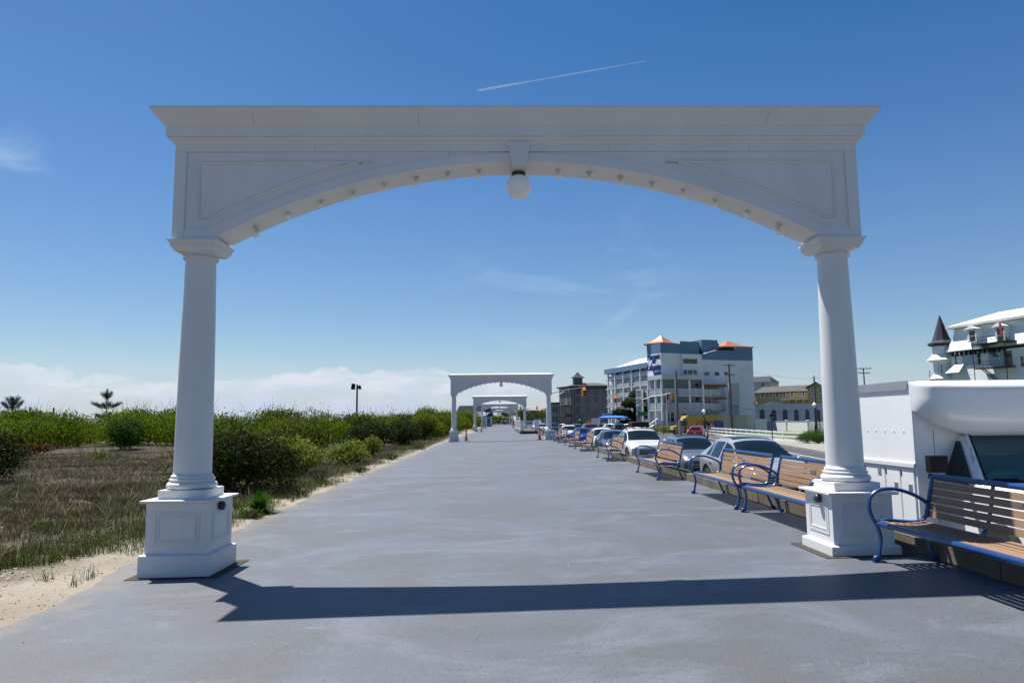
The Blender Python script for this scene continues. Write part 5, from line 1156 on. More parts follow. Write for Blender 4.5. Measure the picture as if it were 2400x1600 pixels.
# --- yellow house
Yh = thing('yellow_house', 'long yellow two storey house with grey roof behind the arched white building', 'house', (0,0,0))
f = fac(1772,195,1900,182); ze = f.uv(1830,917)[1]; b = MB(); f.rect(b, 0, f.L, ZG, ze, -9, 0); b.build('wall', M['ybld'], Yh)
zr0, zr1 = f.uv(1774,909,-5)[1], f.uv(1905,899.5,-5)[1]; b = MB()
b.add([f.M @ Vector(p) for p in ((-.3,ze-.15,.6),(f.L+.2,ze-.15,.6),(f.L+.2,(zr0+zr1)/2,-4.5),(-.3,(zr0+zr1)/2,-4.5),(f.L+.2,ze-.15,-9.6),(-.3,ze-.15,-9.6))], [(0,1,2,3),(3,2,4,5)]); f.rect(b, -.3, f.L+.2, ze-.45, ze-.16, .0, .6); b.build('roof', M['roofgr'], Yh)
for (x0,x1,y0,y1) in ((592,650,580,655),(738,778,580,655),(846,885,580,652),(966,1004,570,645),(1092,1132,565,638),(1287,1323,558,632)): win(f, Yh, *zyc(x0,0)[:1], *zyc(x1,0)[:1], zyc(0,y0)[1], zyc(0,y1)[1], .14)
f2 = fac(1897,176,1940,174); za = f2.uv(1905,909)[1]; zpk = f2.uv(1913,897)[1]; um = f2.uv(1912,900)[0]
b = MB(); b.prism([(0,ZG),(f2.L,ZG),(f2.L,za-.4),(um,zpk),(0,za)], -9, 0, f2.M); b.build('gable_block', M['ybld'], Yh)
b = MB(); b.prism([(um,zpk+.02),(f2.L+.3,za-.4),(f2.L+.3,za-.1),(um,zpk+.3)], -9, .4, f2.M); b.build('blue_tarpaulin', mat('tarp', (.02,.22,.50), .5), Yh); b = MB(); b.prism([(um-.01,zpk+.02),(-.4,za-.1),(-.4,za+.2),(um-.01,zpk+.3)], -9, .4, f2.M); b.build('gable_roof', M['roofgr'], Yh)
for (x0,x1,y0,y1) in ((1432,1468,515,568),(1562,1602,510,566),(1437,1470,634,698),(1567,1602,628,692)): win(f2, Yh, zyc(x0,0)[0], zyc(x1,0)[0], zyc(0,y0)[1], zyc(0,y1)[1], .14)
b = MB(); f.rect(b, f.uv(1842,935)[0], f.uv(1898,935)[0], f.uv(1860,937)[1], f.uv(1860,934.5)[1], 0, 3); b.build('porch_roof', M['cream'], Yh); b = MB()
for px in (1847,1862,1879,1896): u = f.uv(px,940)[0]; f.rect(b, u-.12, u+.12, ZG, f.uv(1860,937)[1], 2.6, 2.85)
b.build('porch_post', M['cream'], Yh)
# --- white arched pavilion, low cream block
Ab = thing('arched_building', 'low white building with a row of dark arched openings', 'building', (0,0,0))
f = fac(1700,148,1945,140); zt3 = f.uv(1820,948.5)[1]; b = MB(); f.rect(b, 0, f.L, ZG, zt3, -10, 0); b.build('wall', M['stucco'], Ab)
b = MB(); f.rect(b, -.2, f.L, zt3, zt3+.18, -10.1, .15); ua, ub_ = f.uv(1794,948)[0], f.uv(1833,948)[0]; b.prism([(ua,zt3+.19),(ub_,zt3+.19),((ua+ub_)/2+.6,f.uv(1813,941)[1]),((ua+ub_)/2-.8,f.uv(1813,941)[1])], -9, .05, f.M); b.build('coping', M['stucco'], Ab)
dk = mat('arch_recess', (.075,.09,.11), .6, .1)
for (xc_, w_) in ((222,70),(323,70),(425,72),(610,92),(808,92),(995,90),(1183,86),(1365,82),(1550,76)):
    u0, u1 = f.uv(zyc(xc_-w_/2,0)[0],960)[0], f.uv(zyc(xc_+w_/2,0)[0],960)[0]; zt5 = f.uv(zyc(xc_,0)[0], zyc(0,846)[1])[1]; r_ = (u1-u0)/2
    pl = [(u0,ZG+.1),(u1,ZG+.1)]+[((u0+u1)/2+r_*math.cos(PI*i/14), zt5-r_*1.25+r_*1.25*math.sin(PI*i/14)) for i in range(15)]
    b = MB(); b.prism(pl, .0, .03, f.M); b.build('arched_opening', dk, Ab)
    n = len(pl); b = MB(); b.tube([f.M @ Vector((p[0],p[1],.04)) for p in pl[1:]+pl[:1]], .06, 5); b.build('arch_trim', M['stucco'], Ab)
Lb = thing('garage', 'low cream flat roofed garage behind the utility pole', 'building', (0,0,0)); f = fac(1622,124,1752,119); b = MB(); f.rect(b, 0, f.L, ZG, f.uv(1690,975.5)[1], -5, 0); b.build('wall', M['cream'], Lb)
b = MB(); f.rect(b, -.15, f.L+.15, f.uv(1690,975.4)[1], f.uv(1690,973.5)[1], -5.1, .2); b.build('roof', M['cream'], Lb)
b = MB(); f.rect(b, f.uv(1722,0)[0], f.uv(1748,0)[0], ZG, f.uv(1735,982)[1], 0, .05); b.build('door', M['white'], Lb)
# --- victorian hotel at the right edge
Vt = thing('victorian_hotel', 'pale Victorian hotel with turret, mansard storey and black fire escape above the truck', 'hotel', (0,0,0)); wv, wb = M['vict'], M['victb']
f = fac(2240,112,2460,97); ze = f.uv(*zvc(700,845))[1]; zt6 = f.uv(*zvc(560,448))[1]
b = MB(); f.rect(b, 0, f.L, -1, ze-.6, -12, 0); b.build('wall', wv, Vt)
b = MB(); f.rect(b, f.uv(*zvc(505,0))[0], f.uv(*zvc(790,0))[0], f.uv(*zvc(650,1150))[1], f.uv(*zvc(650,925))[1], 0, .03); b.build('shaded_shingle_panel', wb, Vt); b = MB(); f.rect(b, f.uv(*zvc(985,0))[0], f.uv(*zvc(1270,0))[0], f.uv(*zvc(1100,1190))[1], f.uv(*zvc(1100,880))[1], 0, .03); b.build('shaded_shingle_panel', wb, Vt)
b = MB(); k = 6; vs = []
for i in range(k):     # curved mansard storey
    t = i/(k-1); o = .62-1.15*t+.75*math.sin(PI*t)*-.4; z_ = ze-.05+(zt6-ze)*t; vs += [f.M @ Vector((-o,z_,o)), f.M @ Vector((f.L+1,z_,o)), f.M @ Vector((f.L+1,z_,-12)), f.M @ Vector((-o,z_,-12))]
b.add(vs, [(4*i+j,4*i+(j+1)%4,4*i+4+(j+1)%4,4*i+4+j) for i in range(k-1) for j in range(4)]+[(3,2,1,0)]); b.build('mansard', wv, Vt)
b = MB(); f.rect(b, -.3, f.L+1, zt6, zt6+.35, -12.3, .35); f.rect(b, -.7, f.L+1, ze-.2, ze-.06, -12.5, .68); b.build('cornice', M['roofwt'], Vt)
b = MB(); b.add([f.M @ Vector(p) for p in ((-.2,zt6+.36,.3),(f.L+1,zt6+.36,.3),(f.L+1,zt6+2.4,-6),(4,zt6+2.4,-6))], [(0,1,2,3)]); b.build('roof', M['roofwt'], Vt)
for i in range(12): b = MB(); u = .6+i*.82; f.rect(b, u, u+.16, ze-.95, ze-.21, 0, .5); b.build('bracket', M['trimdk'], Vt)
b = MB(); f.rect(b, f.uv(*zvc(1320,0))[0], f.L+1, f.uv(*zvc(1500,260))[1], f.uv(*zvc(1500,195))[1]+.1, -7, -3.5); f.rect(b, f.uv(*zvc(1560,0))[0], f.L+1, f.uv(*zvc(1600,195))[1]+.11, f.uv(*zvc(1650,105))[1], -6.8, -3.8); b.build('belvedere', M['roofwt'], Vt)
win(f, Vt, *[zvc(q,0)[0] for q in (790,900)], *[zvc(0,q)[1] for q in (510,705)], .18, None, None, 1, .75, 'dormer_window'); win(f, Vt, *[zvc(q,0)[0] for q in (1298,1418)], *[zvc(0,q)[1] for q in (458,735)], .18, None, None, 1, .75, 'dormer_door')
for (xa, xb, yt, yb) in ((700,960,425,500),(1215,1470,370,450)):
    (ua,zb3),(ub_,_),(uc_,zt7) = f.uv(*zvc(xa,yb)), f.uv(*zvc(xb,yb)), f.uv(*zvc((xa+xb)/2-20,yt)); b = MB(); b.prism([(ua,zb3),(ub_,zb3),(uc_,zt7)], -.5, 1.0, f.M); f.rect(b, ua+.35, ub_-.35, f.uv(*zvc(850,715))[1], zb3-.01, -.5, .70); b.build('dormer', wv, Vt)
win(f, Vt, *[zvc(q,0)[0] for q in (820,928)], *[zvc(0,q)[1] for q in (912,1128)], .16); win(f, Vt, *[zvc(q,0)[0] for q in (455,482)], *[zvc(0,q)[1] for q in (950,1150)], .1)
win(f, Vt, *[zvc(q,0)[0] for q in (1282,1508)], *[zvc(0,q)[1] for q in (885,1188)], .2, None, None, 0, 0, 'double_door'); win(f, Vt, *[zvc(q,0)[0] for q in (1660,1720)], *[zvc(0,q)[1] for q in (980,1170)], .2)
b = MB(); fs = []
(ua, zl) = f.uv(*zvc(395,1290)); b.add([f.M @ Vector(p) for p in ((ua,zl,1.3),(ua+2.6,zl,1.3),(ua+2.6,zl+1.5,.0),(ua+.9,zl+1.5,.0),(ua,zl,-2),(ua+.9,zl+1.5,-2))], [(0,1,2,3),(0,3,5,4)]); b.build('skirt_roof', M['roofwt'], Vt)
fe_ = MB()
for (xa, xb, yy) in ((955,1640,762),(985,1605,1203)):
    (ua, zz), (ub_, _) = f.uv(*zvc(xa,yy)), f.uv(*zvc(xb,yy)); f.rect(fe_, ua, ub_, zz-.16, zz, .2, 1.7)
    for hgt in (.45,.95): fe_.tube([f.M @ Vector((ua,zz+hgt,1.65)), f.M @ Vector((ub_,zz+hgt,1.65))], .03, 5)
    for i in range(9): u = ua+(ub_-ua)*i/8; fe_.tube([f.M @ Vector((u,zz,1.65)), f.M @ Vector((u,zz+.95,1.65))], .02, 4)
for (xa,ya,xb,yb) in ((1075,790,1295,985),(1065,1215,1290,1395)):
    for dx in (0, 55): fe_.tube([f.M @ Vector((*f.uv(*zvc(xa+dx,ya)),1.2)), f.M @ Vector((*f.uv(*zvc(xb+dx,yb)),1.2))], .06, 5)
    for i in range(9):
        t = i/8; q = zvc(xa+(xb-xa)*t, ya+(yb-ya)*t); u, zz = f.uv(*q); f.rect(fe_, u, u+.75, zz-.03, zz+.03, 1.0, 1.5)
for xa in (945, 1548): u = f.uv(*zvc(xa,900))[0]; fe_.tube([f.M @ Vector((u,f.uv(*zvc(xa,700))[1],1.66)), f.M @ Vector((u,-1,1.66))], .06, 5)
fe_.build('fire_escape', M['black'], Vt)
b = MB(); u, zz = f.uv(*zvc(1430,610)); b.prism([(u-.15,zz),(u+.2,zz),(u+.1,zz+1.9),(u-.3,zz+2.0)], 1.15, 1.18, f.M); b.build('flag', mat('flag_red', (.35,.03,.04), .7, .5, 4), Vt)
tq = at(2221,985,114); tv = MB(); oct_ = lambda prof: tv.lathe([(r_*1.15, z_) for r_, z_ in prof], 8, Matrix.Translation((tq.x,tq.y,0)) @ Matrix.Rotation(.39,4,'Z')); zz = lambda y: at(2221,zvc(0,y)[1],114).z
oct_([(1.75,-1),(1.75,zz(1390)),(2.0,zz(1390)),(1.25,zz(1310)),(1.25,zz(1110)),(1.35,zz(1090)),(2.05,zz(1050)),(1.35,zz(960)),(1.25,zz(930)),(1.25,zz(790))]); tw = tv.build('turret', wv, Vt)
tv = MB(); oct_([(1.25,zz(795)),(1.75,zz(780)),(1.8,zz(745)),(1.2,zz(690)),(.95,zz(600)),(.05,zz(225))]); tv.build('spire', M['roofdk'], tw)
for (xa,xb,ya,yb) in ((190,212,1130,1290),(385,436,1125,1270),(370,432,880,950)): win(Fac((tq.x-1.3,tq.y-1.38),(tq.x+1.3,tq.y-1.2)), tw, zvc(xa,0)[0], zvc(xb,0)[0], zvc(0,ya)[1], zvc(0,yb)[1], .1)
t2 = at(2299,985,122); MB().lathe([(1.2,zz(420)),(.7,zz(350)),(.03,zz(265))], 8, Matrix.Translation((t2.x,t2.y,0))).build('rear_spire', M['roofdk'], Vt)
# --- navy roofed beach house on the promenade, far left
Nh = thing('beach_house', 'navy roofed house on the sea side between the second and third archways', 'house', (0,0,0)); f = fac(1068,188,1131,186)
b = MB(); f.rect(b, 0, f.L, -.3, f.uv(*z1c(400,530))[1], -9, 0); b.build('wall', M['hgrey'], Nh)
a0, a1, a2 = f.uv(*z1c(100,525))[1], f.uv(*z1c(100,415))[1], f.uv(*z1c(100,240))[1]
b = MB(); b.add([f.M @ Vector(p) for p in ((-.3,a0,.8),(f.L+.2,a0,.8),(f.L,a1,-.6),(0,a1,-.6))], [(0,1,2,3)]); b.add([f.M @ Vector(p) for p in ((0,a1,-.6),(f.L,a1,-.6),(f.L-.5,a2,-1.4),(.5,a2,-1.4),(0,a1,-9),(.5,a2,-8),(f.L,a1,-9),(f.L-.5,a2,-8))], [(0,1,2,3),(4,0,3,5),(1,6,7,2),(3,2,7,5)]); b.build('roof', M['navy'], Nh)
for (xa,xb) in ((268,352),(560,620)): win(f, Nh, z1c(xa,0)[0], z1c(xb,0)[0], z1c(0,305)[1], z1c(0,375)[1], .13, None, None, 1, -.55, 'dormer_window')
b = MB(); f.rect(b, f.uv(1109,0)[0], f.uv(1116,0)[0], a2-.2, a2+.25, -5, -4); b.build('chimney', M['navy'], Nh)
f3 = fac(1138,182,1153.5,182); b = MB(); f3.rect(b, 0, f3.L, -.3, f3.uv(*z1c(1000,530))[1], -4, 0); b.build('porch_wall', M['hshade'], Nh); b = MB(); b.prism([(-.3,f3.uv(1140,975)[1]),(f3.L+.3,f3.uv(1140,975)[1]),(f3.L+.1,f3.uv(1140,965)[1])], -4, .5, f3.M); b.build('porch_gable', M['navy'], Nh); b = MB()
for u in (0, f3.L-.35): f3.rect(b, u, u+.32, -.2, f3.uv(1140,975.1)[1], .05, .4)
b.build('porch_post', M['white'], Nh); win(f3, Nh, 1141.5, 1149, 981, 992, .12, None, None, 1)

# ------------------------------------------------------------------ fences, signals, poles, signs
def fence_rails(name, label, P, h, nrail, nper, m):
    T = thing(name, label, 'fence', (0,0,0))
    for (a, b_) in zip(P[:-1], P[1:]):
        f = Fac(a, b_); z0 = -1.0; r_ = MB()
        for k in range(nrail): z_ = z0+.22+(h-.32)*k/(nrail-1); f.rect(r_, 0, f.L, z_-.075, z_+.075, -.02, .02)
        r_.build('rail', m, T); n = max(1, int(f.L/nper))
        for i in range(n+1): p = MB(); u = f.L*i/n; f.rect(p, u-.07, u+.07, z0-.1, z0+h+.05, -.09, -.02); p.build('post', m, T)
    return T
pf = [at(px,985,Y) for px, Y in ((1648,112),(1700,96),(1760,82),(1832,70),(1882,66))]
fence_rails('rail_fence', 'white three rail fence along the lawn across the street', pf, 1.12, 3, 2.5, M['white'])
Pv = thing('privacy_fence', 'white solid panel fence with capped posts behind the rail fence', 'fence', (0,0,0)); pp = [at(px,985,Y) for px, Y in ((1742,150),(1757,147),(1796,136),(1843,126),(1893,116))]
for a, b_ in zip(pp[:-1], pp[1:]):
    f = Fac(a, b_); b = MB(); f.rect(b, .1, f.L-.1, -1.1, .72, -.04, .0); f.rect(b, .1, f.L-.1, .72, .80, -.08, .04); b.build('panel', M['white'], Pv)
for a in pp: p = MB(); p.box(a.x-.16,a.x+.16,a.y-.16,a.y+.16,-1.1,.90); p.ring([(.06,.90),(.06,1.0),(-.1,1.06)], .16, .16, Matrix.Translation((a.x,a.y,0))); p.build('post', M['white'], Pv)
pk = thing('picket_fence', 'white open picket fence running on to the right column', 'fence', (0,0,0)); f = Fac(pp[-1], at(1960,985,106)); b = MB()
for i in range(int(f.L/.16)): f.rect(b, i*.16, i*.16+.05, -1.0, .78, -.02, .02)
for z_ in (-.7,.62): f.rect(b, 0, f.L, z_, z_+.1, -.05, -.021)
b.build('picket_panel', M['white'], pk)
wf = thing('picket_fence', 'white picket fence between the diamond sign and the blue canopy', 'fence', (0,0,0)); f = fac(1386,150,1408,148); b = MB()
for i in range(int(f.L/.17)): f.rect(b, i*.17, i*.17+.09, ZG+.9, f.uv(1395,980)[1], -.02, .02)
for z_ in (ZG+1.1, f.uv(1395,983)[1]): f.rect(b, 0, f.L, z_, z_+.1, -.05, -.021)
b.build('picket_panel', M['white'], wf); b = MB(); f.rect(b, 0, f.L, ZG, ZG+.9, -.1, .03); b.build('base_wall', M['cream'], wf)
bt = thing('beach_bar_canopy', 'bright blue canopy roof over the terrace before the hotel wing', 'canopy', (0,0,0)); f = fac(1404,152,1504,150)
b = MB(); b.add([f.M @ Vector(p) for p in ((0,f.uv(1450,978)[1],1.5),(f.L,f.uv(1450,978)[1],1.5),(f.L-.6,f.uv(1450,973.5)[1],-2),(.8,f.uv(1450,973.5)[1],-2),(0,f.uv(1450,978)[1],-5),(f.L,f.uv(1450,978)[1],-5))], [(0,1,2,3),(3,2,5,4)]); f.rect(b, 0, f.L, f.uv(1450,980.5)[1], f.uv(1450,978.1)[1], 1.42, 1.5); b.build('canvas', M['tent'], bt)
for i in range(7): p = MB(); u = f.L*i/6; f.rect(p, u-.12, u+.12, ZG, f.uv(1450,980)[1], 1.2, 1.41); p.build('post', M['signblue'] if i not in (0,) else M['white'], bt)
b = MB(); f.rect(b, 0, f.L, ZG, ZG+1.35, 2., 2.1); b.build('terrace_wall', M['hgrey'], bt); b = MB(); f.rect(b, 0, f.L*.7, f.uv(1450,973)[1], f.uv(1450,966)[1], -9, -6); b.build('rear_awning', M['hshade'], bt)
def signal_head(par, x, y, z, rz, lit=True, s=1.):
    Q = Matrix.Translation((x,y,z)) @ Matrix.Rotation(rz,4,'Z') @ Matrix.Scale(s,4); b = MB(); b.box(-.19,.19,-.12,.14,-.55,.55,Q); h = b.build('signal_head', M['yellow'], par)
    for k in range(3):
        zc = .36-.36*k; MB().lathe([(.02,.0),(.13,.0),(.14,.02)], 14, Q @ Matrix.Translation((0,-.14,zc)) @ Matrix.Rotation(PI/2,4,'X')).build('lamp', M['redlamp'] if (k == 0 and lit) else M['lens'], h)
        v = MB(); n = 9; v.add([(.15*math.cos(a), yy, zc+.15*math.sin(a)) for yy in (-.14,-.36) for a in [-.4+i*(PI+.8)/(n-1) for i in range(n)]], [(i,i+1,n+i+1,n+i) for i in range(n-1)], Q); v.build('visor', M['yellow'], h, fix=False)
def mast(label, px, Y, zt, arms, heads, signs=()):
    p = at(px,985,Y); T = thing('traffic_signal', label, 'traffic light', (p.x,p.y,0)); MB().cyl((0,0), .13, -1.1, zt, 10, .09).build('pole', M['gpole'], T)
    for (ex, ey, z0, z1, zl) in arms:
        b = MB(); b.tube([(0,0,z0),(ex*.35,ey*.35,z0+(z1-z0)*.55),(ex,ey,z1)], [.06,.05,.04], 7); b.tube([(0,0,zl),(ex*.55,ey*.55,z0+(z1-z0)*.72)], .035, 6); b.build('mast_arm', M['gpole'], T, True)
    for (x, y, z_, rz, lit) in heads: signal_head(T, x, y, z_, rz, lit)
    for (x, y, z_, w_, m_) in signs: MB().box(x-w_/2,x+w_/2,y-.02,y+.02,z_-.16,z_+.16).build('street_sign', M[m_], T)
    return T
a_, h_ = at(1283,925,82), at(1370,908,84); s1 = at(1368,918,84)
mast('traffic light on the near mast arm, in front of the grey cupola building', 1285, 82, 4.9, [(h_.x-a_.x+.05, 2, at(1285,925,82).z, at(1368,907,84).z, at(1285,938,82).z)], [(s1.x-at(1285,985,82).x, 2, s1.z, .25, True)])
pz = at(1503.5,985,108); q1, q2 = at(1441.5,927,108), at(1575,921,106); s1, s2 = at(1441.5,935.5,108), at(1575,929,106)
mast('two armed traffic light before the dark hotel tree', 1503.5, 108, at(1503,934,108).z, [(q1.x-pz.x,0,at(1503,940,108).z,q1.z,at(1503,952,108).z),(q2.x-pz.x,-2,at(1503,938,108).z,q2.z,at(1503,950,108).z)], [(s1.x-pz.x,0,s1.z,.15,True),(s2.x-pz.x,-2,s2.z,2.0,False)], [(.1,-.2,at(1504,967,108).z,1.5,'gsign'),(.1,-.2,at(1504,972,108).z,1.5,'gsign')])
pz = at(1232,985,190); s1 = at(1258.7,954.5,190); mast('traffic light beyond the third archway, right of its column', 1232, 190, 5.6, [(s1.x-pz.x,0,3.6,s1.z+.5,2.2)], [(s1.x-pz.x,0,s1.z,0,True)])
pz = at(1228,985,262); s1 = at(1241.5,963.5,262); mast('small distant traffic light, left of the other two far ones', 1228, 262, 5., [(s1.x-pz.x,0,3.9,s1.z+.5,3.)], [(s1.x-pz.x,0,s1.z,0,True)])
pz = at(1290,985,228); s1 = at(1265.7,964.5,228); mast('distant traffic light hanging left of the second archway right column', 1290, 228, 5.4, [(s1.x-pz.x,0,4.5,s1.z+.5,3.4)], [(s1.x-pz.x,0,s1.z,0,True)])
def pole(label, px, Y, pyt, r_=.15, cross=(), m='wood', name='utility_pole', cat='utility pole', extra=None):
    p = at(px,985,Y); T = thing(name, label, cat, (p.x,p.y,0)); zt = at(px,pyt,Y).z; MB().cyl((0,0), r_, -1.2, zt, 9, r_*.7).build('pole', M[m], T)
    for (dz_, l, rz) in cross:
        b = MB(); b.cbox((0,-.12,zt-dz_), (l,.1,.12), rz); 
        for s in (-.46,-.2,.2,.46): b.cyl((s*l*math.cos(rz), -.12+s*l*math.sin(rz)), .05, zt-dz_+.06, zt-dz_+.26, 6)
        b.build('crossarm', M['wood'], T)
    return T, p, zt
T, p2, z2 = pole('tall utility pole with crossarm and transformer drops before the hotel end wall', 1714, 120, 853, .22, [(.25,1.9,.2),(1.9,1.7,.2)])
b = MB()
for s in (-1, 1): b.tube([(s*.6,-.1,z2-2.),(s*.75,-.1,z2-3.0),(s*.35,-.15,z2-4.6),(.2*s,-.2,z2-6)], .05, 6)
b.build('cable_conduit', M['gpole'], T)
T, p1_, z1_ = pole('dark bare wooden pole in front of the hotel balconies', 1588.5, 110, 868, .17)
tag(MB().box(p1_.x-.02,p1_.x+.42,p1_.y-.8,p1_.y-.4,-1.1,at(1592,984,110).z).build('gate_post', M['gpole']), 'thick square grey post at the foot of the dark bare pole', 'post')
T, p3, z3_ = pole('bare pole rising before the yellow house gable', 1913.5, 112, 881, .16)
T, p4, z4_ = pole('distant utility pole with two crossarms above the box truck', 2031.5, 120, 862, .15, [(.12,2.6,0),(.9,2.0,0)])
T, p5, z5_ = pole('thin vent pipe beside the Victorian turret', 2187, 90, 868, .07, m='gpole', name='vent_pipe', cat='pipe')
T, p6, z6_ = pole('far utility pole between the archway columns down the street', 1221, 240, 951, .16, [(.3,2.4,0)])
T, p7, z7_ = pole('far dark pole beyond the distant signals', 1252.5, 210, 964, .13, [(.3,1.6,.3)])
def wire(label, pts_, sag, r_=.018, group='overhead wires'):
    b = MB()
    for p, q in zip(pts_[:-1], pts_[1:]):
        p, q = Vector(p), Vector(q); b.tube([p.lerp(q, i/12)+Vector((0,0,-sag*4*(i/12)*(1-i/12))) for i in range(13)], r_, 4)
    return tag(b.build('overhead_wire', M['wire']), label, 'wire')
wire('thin wire from the utility pole past the yellow house', [(p2.x,p2.y,z2-6.),(p3.x,p3.y,z3_-1.2)], .8); wire('upper wire between utility pole and bare pole on the right', [(p2.x+.7,p2.y,z2-.3),(p3.x,p3.y,z3_-.4)], .6)
wire('wire from the dark bare pole down to the utility pole', [(p1_.x,p1_.y,z1_-.6),(p2.x,p2.y,z2-3.)], .7); wire('wire from the bare pole towards the far crossarm pole', [(p3.x,p3.y,z3_-.3),(p4.x,p4.y,z4_-.2)], .6); wire('drooping cable low across the hotel curve', [(p1_.x,p1_.y,2.2),(p2.x,p2.y,z2-7.4)], .6, .03); wire('drooping cable over the arched building', [(p2.x,p2.y,z2-7.),(p3.x,p3.y,z3_-5.)], .9, .03)
for (px, py, Y, lb) in ((1661.5,965,115,'coil of black cable hanging before the hotel curve'),(1772.5,944.5,116,'coil of black cable hanging over the arched building')):
    c = at(px,py,Y); tag(MB().tube([(c.x+.36*math.cos(a), c.y, c.z+.42*math.sin(a)) for a in [2*PI*i/20 for i in range(20)]], .06, 6, closed=True, up=(0,1,0)).build('cable_coil', M['wire'], None, True), lb, 'cable coil')
def lamp(label, px, Y, pyt):
    p = at(px,985,Y); T = thing('street_lamp', label, 'street lamp', (p.x,p.y,0)); zt = at(px,pyt,Y).z; MB().lathe([(.20,-1.1),(.20,-.4),(.13,.3),(.09,.5),(.06,.7),(.055,zt-.85),(.09,zt-.8)], 10).build('post', M['black'], T, True)
    g = MB().lathe([(.08,zt-.80),(.15,zt-.62),(.17,zt-.42)], 12).build('lantern', M['bulb'], T, True); MB().lathe([(.30,zt-.42),(.28,zt-.34),(.12,zt-.2),(.06,zt-.14),(.07,zt-.06),(.01,zt)], 12).build('lantern_cap', M['whitem'], T, True)
lamp('black street lamp with white cap by the lawn next to the right column', 1911, 92, 941); lamp('black street lamp with white cap in front of the yellow van', 1650.5, 98, 957)
def signpost(label, px, Y, pyb, plates, r_=.035, m='dgreen'):
    p = at(px,985,Y); T = thing('sign_post', label, 'sign', (p.x,p.y,0)); MB().cyl((0,0), r_, -1.1, max(at(px,q[1],Y).z for q in plates), 8).build('post', M[m], T)
    for (x0,y0,x1,y1,mm) in plates: a, b_ = at(x0,y0,Y), at(x1,y1,Y); MB().box(a.x-p.x,b_.x-p.x,-.07,-.045,b_.z,a.z).build('sign_plate', M[mm], T)
    return T
signpost('green parking sign on a dark post beside the rail fence', 1808.5, 69, 0, [(1803,970.5,1812,975.5,'black'),(1803.5,975.8,1812,982.5,'gsign')], .05)
signpost('dark street sign with green plate left of the yellow van', 1604, 104, 0, [(1600.5,980,1609,985,'gsign'),(1596,986,1611,997,'dgreen')], .05)
dsn = signpost('yellow diamond warning sign before the grey building', 1381.5, 140, 0, [(1377,984,1385,985,'black')])
c = at(1381,989,139.8); Q = Matrix.Translation((c.x-dsn.location.x,-.16,c.z)) @ Matrix.Rotation(PI/4,4,'Y'); MB().box(-.36,.36,-.02,.02,-.36,.36,Q).build('diamond_plate', M['ysign'], dsn)
hs_ = thing('hotel_board', 'white notice board on two posts before the hedge', 'sign', (0,0,0)); f = fac(1540,112,1553.5,112); b = MB(); f.rect(b, .05, f.L-.05, f.uv(1546,999.5)[1], f.uv(1546,985)[1], -.05, .05); b.build('board', M['wsign'], hs_)
for u in (0, f.L): p = MB(); f.rect(p, u-.06, u+.06, -1.1, f.uv(1546,985)[1], -.05, .05); p.build('post', M['wood'], hs_)
b = MB(); f.rect(b, f.L*.40, f.L*.56, f.uv(1546,997)[1], f.uv(1546,992.5)[1], .051, .06); b.build('emblem', M['black'], hs_)
bs = thing('heritage_sign', 'tall blue scroll topped information sign by the garage wall', 'sign', (0,0,0)); f = fac(1673.5,110,1694.5,109.5); z0, z1_2 = f.uv(1684,1006)[1], f.uv(1684,987)[1]; L_ = f.L
b = MB(); b.prism([(0,z0),(L_,z0),(L_,z1_2),(L_*.9,z1_2-.06),(L_*.78,z1_2+.02),(L_*.62,z1_2+.24),(L_*.56,z1_2+.05),(L_*.44,z1_2+.05),(L_*.38,z1_2+.24),(L_*.22,z1_2+.02),(L_*.1,z1_2-.06),(0,z1_2)], -.05, .05, f.M); b.build('board', M['signblue'], bs)
for u in (.02, L_-.02): p = MB(); f.rect(p, u-.05, u+.05, -1.1, z1_2+.2, -.06, .06); p.build('post', M['signblue'], bs)
b = MB()
for r__ in range(4):
    for k in range(3): u = L_*(.30+.17*k); f.rect(b, u, u+.11, z0+.25+r__*.25, z0+.32+r__*.25, .051, .058)
b.build('text_lines', M['rail'], bs)
def flag(label, px, Y, pyt, pyb, fy, fw, fh, m='whitem'):
    p = at(px,985,Y); T = thing('flagpole', label, 'flag', (p.x,p.y,0)); MB().cyl((0,0), .05, at(px,pyb,Y).z, at(px,pyt,Y).z, 8, .035).build('pole', M[m], T); zf = at(px,fy,Y).z
    st = [MB(), MB(), MB()]
    for i in range(7):
        for k in range(6):
            x0, x1 = fw*k/6, fw*(k+1)/6; yv = lambda x: .12*math.sin(x*5); dr = lambda x: -.55*x
            z0, z1 = zf-fh*i/7, zf-fh*(i+1)/7; w_ = 2 if (i < 4 and k < 3) else i % 2
            st[w_].quad((x0,yv(x0),z0+dr(x0)),(x1,yv(x1),z0+dr(x1)),(x1,yv(x1),z1+dr(x1)),(x0,yv(x0),z1+dr(x0)))
    fo = st[0].build('flag_red_stripes', mat('flag_r', (.40,.02,.03), .7), T, fix=False); st[1].build('flag_white_stripes', M['shirt4'], fo, fix=False); st[2].build('flag_canton', mat('flag_b', (.02,.04,.16), .7), fo, fix=False)
flag('white flagpole with striped flag before the hotel galleries', 1563.5, 116, 911, 1009, 921, .75, 1.5)
flag('small striped flag leaning behind the red car', 1653.5, 106, 981, 1004, 984, 1.3, 1.1, 'black')
